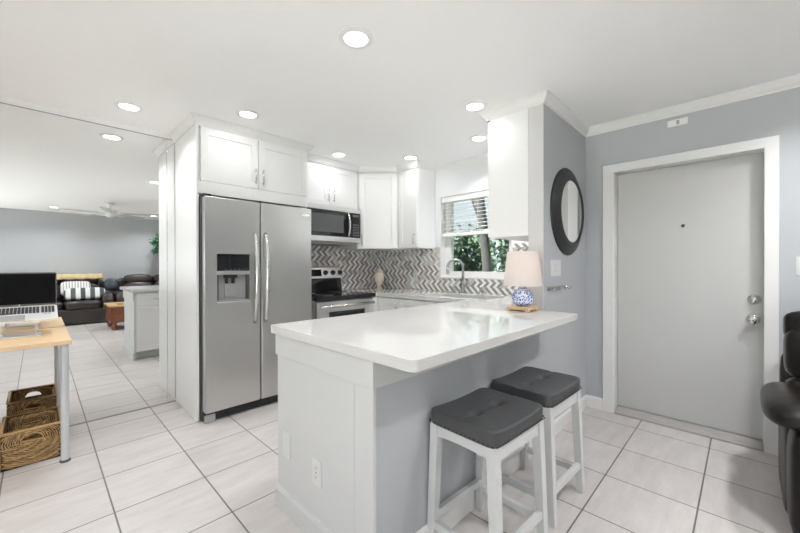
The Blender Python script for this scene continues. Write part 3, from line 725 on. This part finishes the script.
bm = B(); fbox(bm, FX(XD), .295, .415, 2.245, 2.295, 0, .02); obj('case', bm, 'plastic', t, bevel=.003)
bm = B(); fbox(bm, FX(XD), .345, .362, 2.255, 2.285, .02, .0215); obj('sensor_window', bm, 'greyplastic', t)
# hook rail under the switch
t = thing('key_rack', 'small metal key rack with hooks under the light switch', 'key rack', (2.63, STUB0, 1.055))
f = FY(STUB0)
bm = B(); fbox(bm, f, 2.475, 2.83, 1.045, 1.069, 0, .012); obj('rail', bm, 'steelv', t, bevel=.002)
for k in range(5):
    a = 2.50+.078*k; bm = B(); tube(bm, [f.p(a, 1.055, .008), f.p(a, 1.045, .022), f.p(a, 1.04, .034), f.p(a, 1.052, .042), f.p(a, 1.066, .043)], .004, 8); obj('hook', bm, 'chrome', t, smooth=True)
# round mirror
t = thing('round_mirror', 'round mirror in a wide black wooden frame beside the front door', 'mirror', (2.86, STUB0, 1.63))
bm = B(); lathe(bm, [(.332, 0), (.335, .008), (.328, .016), (.262, .044), (.246, .047), (.236, .042), (.236, .02), (.30, 0)], (2.86, STUB0, 1.63), (0, -1, 0), 64)
for fc in [x for x in bm.faces if len(x.verts) > 4]: bm.faces.remove(fc)
obj('frame', bm, 'framewood', t, smooth=True)
bm = B(); lathe(bm, [(.238, .02), (.238, .038), (0, .038)], (2.86, STUB0, 1.63), (0, -1, 0), 64); obj('mirror_glass', bm, 'mirror', t)

# ------------------------------------------------------------------ bar stools
def make_stool():
    t = thing('bar_stool', '', 'bar stool', (0, 0, 0), 'bar stools at the peninsula')
    hx, hy, zs = .199, .164, .551
    def dome(q):
        if q.z > 0:
            e = (q.x/hx)**2
            q = q+Vector((0, 0, .012*e-.006))
            for tx in (-.075, .075): q.z -= .016*math.exp(-(((q.x-tx)/.022)**2+(q.y/.022)**2))
            q.z -= .004*math.exp(-(q.y/.012)**2)
        return q
    bm = B(); puff(bm, (0, 0, zs+.026), (hx, hy, .033), 12, 26, fn=dome); seat = obj('seat', bm, 'stoolseat', t, smooth=True, local=True)
    bm = B()
    def nail(x, y, d): lathe(bm, [(.0045, 0), (.0036, .0022), (0, .0034)], (x, y, zs+.007), d, 8)
    for k in range(21):
        x = -hx+.012+(2*hx-.024)*k/20
        nail(x, -hy, (0, -1, 0)); nail(x, hy, (0, 1, 0))
    for k in range(16):
        y = -hy+.012+(2*hy-.024)*k/15
        nail(-hx, y, (-1, 0, 0)); nail(hx, y, (1, 0, 0))
    obj('nailhead_trim', bm, 'nail', seat, local=True)
    def leg_pt(sx, sy, z): s = (zs-z)/zs; return Vector((sx*(hx-.026+.006*s), sy*(hy-.026+.024*s), z))
    for sx in (-1, 1):
        for sy in (-1, 1):
            bm = B(); vv = []
            for z, w_ in ((0, .0175), (zs, .0205)):
                c = leg_pt(sx, sy, z); vv.append([bm.verts.new(c+Vector((a*w_, b*w_, 0))) for a, b in ((-1, -1), (1, -1), (1, 1), (-1, 1))])
            for k in range(4): bm.faces.new((vv[0][k], vv[0][(k+1) % 4], vv[1][(k+1) % 4], vv[1][k]))
            bm.faces.new(vv[0]); bm.faces.new(vv[1])
            obj('leg', bm, 'stoolwood', t, bevel=.002, local=True)
    # aprons with a slight arch
    for ax, sg in ((0, -1), (0, 1), (1, -1), (1, 1)):
        bm = B(); n = 12; rows = []
        half = (hx if ax == 0 else hy)-.045
        for k in range(n+1):
            s = -1+2*k/n; drop = .062 if ax == 0 else .046+.006*s*s
            c = (hy if ax == 0 else hx)-.022
            pts = []
            for dz, dc in ((0, -.009), (0, .009), (-drop, .009), (-drop, -.009)):
                p = (s*half, sg*(c+dc), zs+dz) if ax == 0 else (sg*(c+dc), s*half, zs+dz)
                pts.append(bm.verts.new(p))
            rows.append(pts)
        for a, b in zip(rows, rows[1:]):
            for k in range(4): bm.faces.new((a[k], a[(k+1) % 4], b[(k+1) % 4], b[k]))
        bm.faces.new(rows[0]); bm.faces.new(rows[-1])
        obj('apron', bm, 'stoolwood', t, local=True)
    for sy in (-1, 1):
        a, b = leg_pt(-1, sy, .145), leg_pt(1, sy, .145); bm = B(); box(bm, a.x, b.x, a.y-.011, a.y+.011, .130, .162); obj('stretcher', bm, 'stoolwood', t, bevel=.002, local=True)
    for sx in (-1, 1):
        a, b = leg_pt(sx, -1, .115), leg_pt(sx, 1, .115); bm = B(); box(bm, a.x-.011, a.x+.011, a.y, b.y, .098, .130); obj('stretcher', bm, 'stoolwood', t, bevel=.002, local=True)
    return t
s1 = make_stool(); s1['label'] = 'white bar stool with grey nailhead seat nearest the peninsula free end'
s2 = copy_tree(s1); s2['label'] = 'white bar stool with grey nailhead seat nearer the front door'
s1.location = (1.355, .795, 0); s1.rotation_euler.z = math.radians(-3)
s2.location = (1.865, .80, 0); s2.rotation_euler.z = math.radians(-2)

# ------------------------------------------------------------------ desk, laptop, basket
DZ, DX1, DX0, DY0, DY1 = .765, .143, -1.25, 2.965, 3.655
t = thing('desk', 'desk with light wood top and tubular grey legs against the mirror', 'desk', (-.55, 3.31, 0))
obj('desk_top', boxo(DX0, DX1, DY0, DY1, DZ-.025, DZ), 'deskwood', t, bevel=.003)
for x in (DX0+.06, DX1-.029):
    for y in (DY0+.075, DY1-.06):
        bm = B(); lathe(bm, [(.0205, .012), (.0205, DZ-.026), (.0, DZ-.026)], (x, y, 0), seg=20); lg = obj('leg', bm, 'deskleg', t, smooth=False)
        bm = B(); lathe(bm, [(.026, 0), (.026, .01), (.022, .014), (0, .014)], (x, y, 0), seg=20); obj('foot_cap', bm, 'darkgrey', lg)
bm = B(); box(bm, DX0+.08, DX1-.12, DY0+.36, DY0+.385, DZ-.065, DZ-.026); obj('cross_rail', bm, 'deskleg', t)
# laptop stand
LX0, LX1 = -.27, .092
t = thing('laptop_stand', 'folding silver laptop riser standing on the wood desk', 'laptop stand', (-.1, 3.42, DZ))
obj('base_plate', boxo(-.24, .01, 3.28, 3.47, DZ, DZ+.008), 'alu', t, bevel=.003)
TRAY = Fr((0, 3.27, .862), (1, 0, 0), Vector((0, .24, .075)).normalized(), Vector((0, -.075, .24)).normalized())
for x in (-.165, -.01):
    bm = B(); tube(bm, [(x, 3.36, DZ+.005), (x, 3.345, .868)], .008, 10); tube(bm, [(x-.012, 3.36, DZ+.012), (x+.012, 3.36, DZ+.012)], .011, 12); tube(bm, [(x-.012, 3.345, .866), (x+.012, 3.345, .866)], .009, 12); obj('arm', bm, 'alu', t, smooth=True)
bm = B(); fbox(bm, TRAY, -.20, .03, .02, .22, -.006, 0); tr_ = obj('tray', bm, 'alu', t, bevel=.003)
bm = B()
for x in (-.165, -.01): fbox(bm, TRAY, x-.02, x+.02, -.006, .02, -.006, 0); fbox(bm, TRAY, x-.02, x+.02, -.012, -.006, -.006, .016)
obj('stop_lip', bm, 'alu', tr_)
# laptop
t = thing('laptop', 'open silver laptop with a blank black screen raised on a stand', 'laptop', (-.09, 3.4, .87))
bm = B(); fbox(bm, TRAY, LX0, LX1, 0, .235, .0005, .016); lb = obj('base', bm, 'alu', t, bevel=.004)
bm = B()
kx0, kx1 = LX0+.02, LX1-.085
rows = 6
for r in range(rows):
    b0 = .105+r*.0188; n = 15
    for k in range(n):
        a0 = kx0+(kx1-kx0)*k/n
        if r == 0 and 4 <= k <= 8:
            if k == 4: fbox(bm, TRAY, a0, kx0+(kx1-kx0)*9/n-.003, b0, b0+.0155, .016, .0175)
            continue
        fbox(bm, TRAY, a0, a0+(kx1-kx0)/n-.003, b0, b0+.0155, .016, .0175)
    for k in range(4):
        a0 = LX1-.078+k*.0165; fbox(bm, TRAY, a0, a0+.0135, b0, b0+.0155, .016, .0175)
obj('keyboard', bm, 'key', lb)
bm = B(); fbox(bm, TRAY, LX0+.10, LX0+.21, .012, .085, .016, .0165); obj('touchpad', bm, 'greyplastic', lb)
bm = B(); fbox(bm, TRAY, LX0+.10, LX0+.21, .0, .006, .0158, .0166); obj('notch', bm, 'darkgrey', lb)
bm = B()
for k in range(2): fbox(bm, TRAY, LX1-.065+k*.017, LX1-.052+k*.017, .082, .092, .016, .0165)
obj('sticker', bm, 'greyplastic', lb)
hp = TRAY.p(0, .235, .016); ang = math.radians(10)
LID = Fr(hp, (1, 0, 0), (0, math.sin(ang), math.cos(ang)), (0, -math.cos(ang), math.sin(ang)))
bm = B(); fbox(bm, LID, LX0, LX1, .002, .228, -.007, 0); ld = obj('lid', bm, 'darkgrey', t, bevel=.003)
bm = B(); fbox(bm, LID, LX0+.006, LX1-.006, .014, .222, 0, .0008); obj('screen', bm, 'screen', ld)
bm = B(); lathe(bm, [(.0045, 0), (.0045, .0006), (0, .0006)], LID.p((LX0+LX1)/2, .0085, 0), LID.n, 16)
obj('logo', bm, 'chrome', ld)
# wicker basket with two hand holes
def wicker_basket():
    x0, x1, y0, y1, h = -.160, .100, 3.145, 3.50, .216
    t = thing('wicker_basket', 'open brown wicker basket with cut-out handles on the floor under the desk', 'basket', ((x0+x1)/2, (y0+y1)/2, 0))
    bm = B()
    HB = .148
    def hole(c): return [(c+.05*math.cos(a), HB+.042*max(0, math.sin(a))) for a in [PI*k/10 for k in range(11)]]
    f0 = FY(y0+.014); f1 = FY(y1)
    cx = (x0+x1)/2
    plate(bm, f0, rect(x0, x1, 0, h), [hole(cx)], 0, .014); plate(bm, f1, rect(x0, x1, 0, h), [hole(cx)], 0, .014)
    box(bm, x0, x0+.014, y0+.014, y1-.014, 0, h); box(bm, x1-.014, x1, y0+.014, y1-.014, 0, h); box(bm, x0, x1, y0, y1, 0, .014)
    bd = obj('body', bm, 'wickershade', t)
    # woven strands bending in arches round the hand holes
    bms = [B(), B()]
    def strand(run, i):
        if len(run) > 2: tube(bms[(i*7 % 5) % 2], run, (.0029, .0037, .0033)[i % 3], 6)
    for (f, a0, a1, hc) in ((FY(y0), x0, x1, cx), (FYp(y1), x0, x1, cx), (FYp(y0+.014), x0+.014, x1-.014, cx), (FY(y1-.014), x0+.014, x1-.014, cx)):
        for i in range(26):
            ra, rb = .060+.0105*i, .044+.0078*i; run = []; n = 60
            for k in range(n+1):
                an = PI*.5+PI*2*k/n; a = hc+ra*math.cos(an); sn = math.sin(an); b = HB+(rb if sn > 0 else rb-.036)*sn+.002*math.sin(k*.9+i*1.3)
                if a0 < a < a1 and .004 < b < h-.004: run.append(f.p(a, b, .001+.0038*math.sin(k*1.3+i*2.1)))
                else:
                    strand(run, i); run = []
            strand(run, i)
    for (f, a0, a1) in ((FX(x0), y0, y1), (Fr((x1, 0, 0), (0, 1, 0), (0, 0, 1), (1, 0, 0)), y0, y1), (FX(x1-.014), y0+.014, y1-.014)):
        for r_ in range(19):
            b0 = .008+(h-.02)*r_/19; strand([f.p(a0+(a1-a0)*k/30, b0+.002*math.sin(k*.7+r_), .001+.0025*math.sin(k*1.7+r_*2.1)) for k in range(31)], r_)
    obj('woven_strands', bms[0], 'strand', bd, smooth=True); obj('woven_strands', bms[1], 'stranddark', bd, smooth=True)
    bm = B(); pr = .009
    tube(bm, [(x0, y0, h), (x1, y0, h), (x1, y1, h), (x0, y1, h), (x0, y0, h)], pr, 8); obj('rim', bm, 'rimwicker', t, smooth=True)
    for f in (FY(y0), FYp(y1)):
        bm = B(); pts = [f.p(a, b, 0) for a, b in hole(cx)]; tube(bm, pts+[pts[0]], .0038, 6); obj('handle_binding', bm, 'rimwicker', t, smooth=True)
wicker_basket()

# ------------------------------------------------------------------ recliner beside the door
t = thing('recliner', 'black leather recliner armchair beside the front door', 'armchair', (2.75, -.6, 0))
obj('base_frame', boxo(2.36, 3.05, -1.03, -.18, .03, .36), 'brownleather', t, bevel=.02)
for y, sg in ((-.135, 1), (-1.065, -1)):
    bm = B(); puff(bm, (2.70, y-.03*sg, .25), (.25, .03, .22), 9, 6); obj('side_panel', bm, 'brownleather', t, smooth=True)
    bm = B(); puff(bm, (2.39, y-.09*sg, .25), (.13, .085, .24), 5, 8); obj('front_column', bm, 'leather', t, smooth=True)
    def roll(q): return q+Vector((0, 0, -.02*(q.x/.37)**2-.015*(q.y/.125)**2))
    bm = B(); puff(bm, (2.585, y-.045*sg, .546), (.30, .122, .060), 3, 14, fn=roll); obj('armrest', bm, 'leather', t, smooth=True)
bm = B(); puff(bm, (2.53, -.6, .40), (.30, .30, .11), 4, 8); obj('seat_cushion', bm, 'leather', t, smooth=True)
Rb = Matrix.Rotation(math.radians(10), 3, 'Y')
for z, h, tk, xo in ((.885, .09, .11, 2.89), (.745, .155, .135, 2.85), (.52, .12, .125, 2.80)):
    bm = B(); puff(bm, (xo, -.6, z), (tk, .447, h), 5.5, 12, R=Rb); obj('back_cushion', bm, 'leather', t, smooth=True)
bm = B(); puff(bm, (3.12, -.6, .42), (.04, .448, .33), 9, 8); obj('back_shell', bm, 'brownleather', t, smooth=True)
bm = B(); puff(bm, (2.30, -.6, .27), (.06, .29, .19), 5, 8); obj('footrest', bm, 'leather', t, smooth=True)

# ------------------------------------------------------------------ living room (seen in the mirror)
def sofa(name, label, x0, x1, nc, mm, yb):
    d = .88; t = thing(name, label, 'sofa', ((x0+x1)/2, yb+d/2, 0))
    obj('base', boxo(x0+.05, x1-.05, yb+.04, yb+d-.05, .02, .32), mm, t, bevel=.02)
    aw = .2
    for x in (x0+aw/2, x1-aw/2):
        bm = B(); puff(bm, (x, yb+d/2-.01, .33), (aw/2+.01, d/2-.02, .31), 5, 8); obj('arm', bm, mm, t, smooth=True)
    w = (x1-x0-2*aw)/nc
    for k in range(nc):
        xc = x0+aw+w*(k+.5)
        bm = B(); puff(bm, (xc, yb+d/2+.07, .40), (w/2-.004, d/2-.10, .095), 5, 8); obj('seat_cushion', bm, mm, t, smooth=True)
        R = Matrix.Rotation(math.radians(10), 3, 'X')
        bm = B(); puff(bm, (xc, yb+.26, .64), (w/2-.004, .13, .20), 4, 8, R=R); obj('back_cushion', bm, mm, t, smooth=True)
        bm = B(); puff(bm, (xc, yb+.20, .90), (w/2-.004, .14, .115), 3.2, 8, R=R); obj('headrest_cushion', bm, mm, t, smooth=True)
    bm = B(); puff(bm, ((x0+x1)/2, yb+.09, .52), ((x1-x0)/2-.06, .075, .44), 7, 8); obj('back_frame', bm, mm, t, smooth=True)
    return t
SY = YF+.03
sofa('leather_sofa', 'long dark leather sofa with striped pillows, seen in the mirror', -1.05, 1.16, 3, 'sofa', SY)
sofa('leather_loveseat', 'dark leather loveseat behind the wooden chest, seen in the mirror', 1.19, 2.75, 2, 'sofa', SY)
bm = B(); R = Matrix.Rotation(math.radians(18), 3, 'X')
puff(bm, (0, 0, 0), (.33, .075, .125), 5, 12, R=R)
o = tag(obj('striped_pillow', bm, 'stripeb', smooth=True), 'long pillow with wide grey and white stripes on the sofa', 'pillow', 'striped sofa pillows'); o.location = (.70, SY+.58, .625)
bm = B(); puff(bm, (0, 0, 0), (.24, .06, .15), 5, 12, R=R)
o = tag(obj('striped_pillow', bm, 'stripes', smooth=True), 'pale finely striped pillow leaning behind the wide-striped one', 'pillow', 'striped sofa pillows'); o.location = (.56, SY+.43, .74)
bm = B(); puff(bm, (0, 0, 0), (.12, .09, .14), 2.8, 10, R=R)
o = tag(obj('slate_pillow', bm, 'slate', smooth=True), 'small slate blue pillow between the sofa and the loveseat', 'pillow'); o.location = (1.15, SY+.40, .80)
# throw folded over the sofa back: follows the headrests
bm = B(); n = 36; prof_ = [(.345, .93), (.34, .96), (.32, .995), (.24, 1.03), (.15, 1.035), (.06, 1.0), (.03, .93)]
rows = []
for k in range(n+1):
    x = .05+(1.02-.05)*k/n; rows.append([bm.verts.new((x, SY+y+.006*math.sin(k*1.7), z+.006*math.sin(k*.9+y*9))) for y, z in prof_])
for a, b in zip(rows, rows[1:]):
    for k in range(len(prof_)-1): bm.faces.new((a[k], a[k+1], b[k+1], b[k]))
o = obj('throw_blanket', bm, 'throw', smooth=True); sm = o.modifiers.new('thick', 'SOLIDIFY'); sm.thickness = .012; sm.offset = 1
tag(o, 'tan throw blanket laid over the back of the sofa', 'blanket')
# carved chest table
t = thing('wooden_chest', 'low reddish wooden chest table on turned feet, seen in the mirror', 'coffee table', (1.34, -1.45, 0))
CX0, CX1, CY0, CY1 = .95, 1.65, -1.86, -1.16
obj('top', boxo(CX0-.03, CX1+.03, CY0-.03, CY1+.03, .44, .475), 'tabletop', t, bevel=.006)
obj('chest_body', boxo(CX0, CX1, CY0, CY1, .16, .44), 'tablewood', t, bevel=.004)
obj('moulding', boxo(CX0-.012, CX1+.012, CY0-.012, CY1+.012, .145, .175), 'tablewood', t, bevel=.006)
for x in (CX0+.06, CX1-.06):
    for y in (CY0+.06, CY1-.06):
        bm = B(); lathe(bm, [(.03, 0), (.045, .02), (.055, .06), (.04, .10), (.03, .115), (.05, .13), (.05, .146), (0, .146)], (x, y, 0), seg=20); obj('foot', bm, 'tablewood', t, smooth=True)
bm = B(); lathe(bm, [(.04, 0), (.05, .006), (.055, .02), (.05, .022), (.0, .012)], (1.10, -1.27, .475), seg=24)
tag(obj('brass_dish', bm, mat('brass', (.75, .55, .25), .25, 1), smooth=True), 'small brass dish on the corner of the wooden chest', 'dish')
# ceiling fan
FXc, FYc = .94, -1.12
t = thing('ceiling_fan', 'white ceiling fan with five blades, seen in the mirror', 'ceiling fan', (FXc, FYc, CEIL))
bm = B(); lathe(bm, [(.0, CEIL), (.07, CEIL), (.065, CEIL-.03), (.02, CEIL-.05), (.0, CEIL-.05)], (FXc, FYc, 0)); obj('canopy', bm, 'plastic', t, smooth=True)
bm = B(); tube(bm, [(FXc, FYc, CEIL-.04), (FXc, FYc, CEIL-.14)], .012, 10); obj('downrod', bm, 'plastic', t)
bm = B(); lathe(bm, [(.03, 2.28), (.09, 2.265), (.105, 2.24), (.10, 2.21), (.06, 2.19), (0, 2.19)][::-1], (FXc, FYc, 0)); obj('motor_housing', bm, 'plastic', t, smooth=True)
bm = B(); lathe(bm, [(0, 2.12), (.05, 2.13), (.075, 2.16), (.07, 2.19), (0, 2.19)], (FXc, FYc, 0)); obj('light_bowl', bm, 'plastic', t, smooth=True)
bm = B(); tube(bm, [(FXc+.03, FYc, 2.13), (FXc+.03, FYc, 1.98)], .002, 6); obj('pull_chain', bm, 'chrome', t)
for k in range(5):
    a = math.radians(30+72*k); dx_ = Vector((math.cos(a), math.sin(a), 0)); dy_ = Vector((-math.sin(a), math.cos(a), .18)).normalized(); dz_ = dx_.cross(dy_)
    f = Fr((FXc, FYc, 2.20), dx_, dy_, dz_)
    bm = B(); plate(bm, f, [(.17, -.05), (.55, -.07), (.76, -.065), (.80, -.03), (.80, .03), (.76, .065), (.55, .07), (.17, .05)], [], -.004, .004); bl = obj('blade', bm, 'fanblade', t)
    bm = B(); fbox(bm, f, .08, .22, -.015, .015, -.012, -.004); obj('blade_iron', bm, 'plastic', bl)

# potted tree in the far corner
def leaves(bm, c, rad, n, size, rnd, flat=1.):
    for _ in range(n):
        while True:
            p = Vector((rnd.uniform(-1, 1), rnd.uniform(-1, 1), rnd.uniform(-1, 1)))
            if .15 < p.length < 1: break
        p = p*(.55+.45*rnd.random()); q = Vector(c)+Vector((p.x*rad[0], p.y*rad[1], p.z*rad[2]))
        d = Vector((rnd.gauss(0, 1), rnd.gauss(0, 1), rnd.gauss(-.3, .7))).normalized(); x, y = basis(d); s = size*rnd.uniform(.6, 1.3)
        up_ = y*(s*.12)
        v = [bm.verts.new(q), bm.verts.new(q+d*s*.45+x*s*.28+up_), bm.verts.new(q+d*s), bm.verts.new(q+d*s*.45-x*s*.28+up_)]
        bm.faces.new((v[0], v[1], v[2])); bm.faces.new((v[0], v[2], v[3]))
rnd = random.Random(11)
PX, PY = 2.16, -2.95
t = thing('hanging_plant', 'leafy green plant in a pot hung from the ceiling above the loveseat', 'hanging plant', (PX, PY, CEIL))
bm = B(); lathe(bm, [(0, 1.56), (.08, 1.57), (.12, 1.70), (.125, 1.72), (.11, 1.72), (.0, 1.70)], (PX, PY, 0)); obj('pot', bm, 'pot', t, smooth=True)
for k in range(3):
    a = 2*PI*k/3; bm = B(); tube(bm, [(PX+.12*math.cos(a), PY+.12*math.sin(a), 1.71), (PX, PY, 2.2), (PX, PY, CEIL)], .004, 6); obj('hanging_cord', bm, 'pot', t)
bm = B(); leaves(bm, (PX, PY, 1.83), (.27, .27, .15), 520, .10, rnd); leaves(bm, (PX-.1, PY+.05, 1.62), (.14, .14, .18), 130, .09, rnd); obj('foliage', bm, 'plantleaf', t)

# ------------------------------------------------------------------ recessed ceiling lights
spots = [((1.146, 1.432), 'recessed ceiling light over the peninsula end, largest in view'),
         ((.47, 3.235), 'recessed ceiling light just in front of the mirror wall'),
         ((1.134, 2.743), 'recessed ceiling light in front of the refrigerator'),
         ((2.245, 1.42), 'recessed ceiling light beside the end cabinet, the larger one'),
         ((2.834, 1.749), 'recessed ceiling light over the kitchen sink'),
         ((2.214, 3.06), 'recessed ceiling light above the microwave and range'),
         ((2.82, 2.59), 'recessed ceiling light near the corner cabinets'),
         ((.224, -2.46), 'recessed ceiling light above the long sofa'),
         ((1.88, -2.55), 'recessed ceiling light above the loveseat'),
         ((2.65, -.5), 'added unseen ceiling light above the recliner'),  # out of view, added to brighten the floor and door wall
         ((1.75, -.5), 'added unseen ceiling light in front of the recliner'),  # second hidden lamp added for the dim right foreground
         ((-.9, .9), 'unseen recessed ceiling light in the open middle of the living room'),  # unseen lamps from here on, lighting the rest of the room
         ((-1.6, -2.46), 'unseen recessed ceiling light above the far end of the long sofa'),
         ((-1.5, 2.6), 'unseen recessed ceiling light above the far end of the desk')]
base = None
for i, ((x, y), lb) in enumerate(spots):
    if base is None:
        t = thing('ceiling_light', lb, 'ceiling light', (x, y, CEIL), 'recessed ceiling lights'); base = t
        bm = B(); lathe(bm, [(.058, 0), (.088, 0), (.088, -.003), (.062, -.009), (.058, -.004)], (0, 0, 0), seg=40)
        for fc in [q for q in bm.faces if len(q.verts) > 4]: bm.faces.remove(fc)
        obj('trim_ring', bm, 'plastic', t, smooth=False, local=True)
        bm = B(); lathe(bm, [(.06, -.003), (.06, -.005), (0, -.006)], (0, 0, 0), seg=40); obj('lens', bm, 'lens', t, local=True)
    else:
        t = copy_tree(base); t.location = (x, y, CEIL); t['label'] = lb
    l = bpy.data.lights.new('downlight', 'AREA'); l.shape = 'DISK'; l.size = .13; l.energy = (KITCHEN_W*(.26 if y > 2.5 and x > .6 else 1.7 if x > 2.5 else .16 if x > 2 else 1.1)) if y > 1.2 and x > 0 else DOWNLIGHT_W*1.3; l.color = (.975, .988, 1); l.spread = math.radians(180 if y > 2.5 and x > .6 else 140)
    o = bpy.data.objects.new('downlight', l); COL.objects.link(o); o.location = (x, y, CEIL-.012)

# ------------------------------------------------------------------ garden outside the kitchen window
struct('ground', boxo(XD+.2, 22, -8, 22, -.3, -.15), 'lawn')
struct('ground_terrace', boxo(-16, XL-.2, -12, 12, -.3, -.15), 'sand')
rnd = random.Random(21)
def shrub(x, y, h, r, lb, mm, n=1500, sz=.16):
    t = thing('garden_shrub', lb, 'shrub', (x, y, -.15), 'shrubs outside the kitchen window')
    bm = B()
    for k in range(5):
        a = 2*PI*k/5; tube(bm, [(x, y, -.15), (x+.15*math.cos(a), y+.15*math.sin(a), h*.4), (x+r*.5*math.cos(a), y+r*.5*math.sin(a), h*.8)], [.03, .02, .01], 6)
    obj('stems', bm, 'bark', t)
    bm = B(); leaves(bm, (x, y, h*.5-.05), (r, r, h*.55), n, sz, rnd); obj('foliage', bm, mm, t)
shrub(6.8, 6.35, 1.9, .78, 'dark green shrub at the left edge of the kitchen window view', 'leaf', 2200)
shrub(6.8, 4.75, 2.15, .78, 'dark green shrub seen behind the faucet through the window', 'leaf', 2600)
shrub(6.8, 3.15, 2.45, .78, 'dark green shrub seen beside the lamp through the window', 'leaf', 2600)
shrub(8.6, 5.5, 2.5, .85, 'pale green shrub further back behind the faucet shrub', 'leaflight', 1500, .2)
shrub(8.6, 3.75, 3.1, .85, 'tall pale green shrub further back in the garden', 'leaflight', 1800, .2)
t = thing('garden_tree', 'tree with a grey trunk standing outside the kitchen window', 'tree', (5.6, 3.35, -.15))
bm = B(); tube(bm, [(5.6, 3.35, -.15), (5.62, 3.3, 1.2), (5.55, 3.4, 2.4), (5.6, 3.5, 3.4)], [.10, .085, .075, .05], 12); tube(bm, [(5.57, 3.37, 2.0), (5.8, 3.9, 3.0), (5.9, 4.3, 3.6)], [.06, .05, .03], 8); obj('trunk', bm, 'bark', t, smooth=True)
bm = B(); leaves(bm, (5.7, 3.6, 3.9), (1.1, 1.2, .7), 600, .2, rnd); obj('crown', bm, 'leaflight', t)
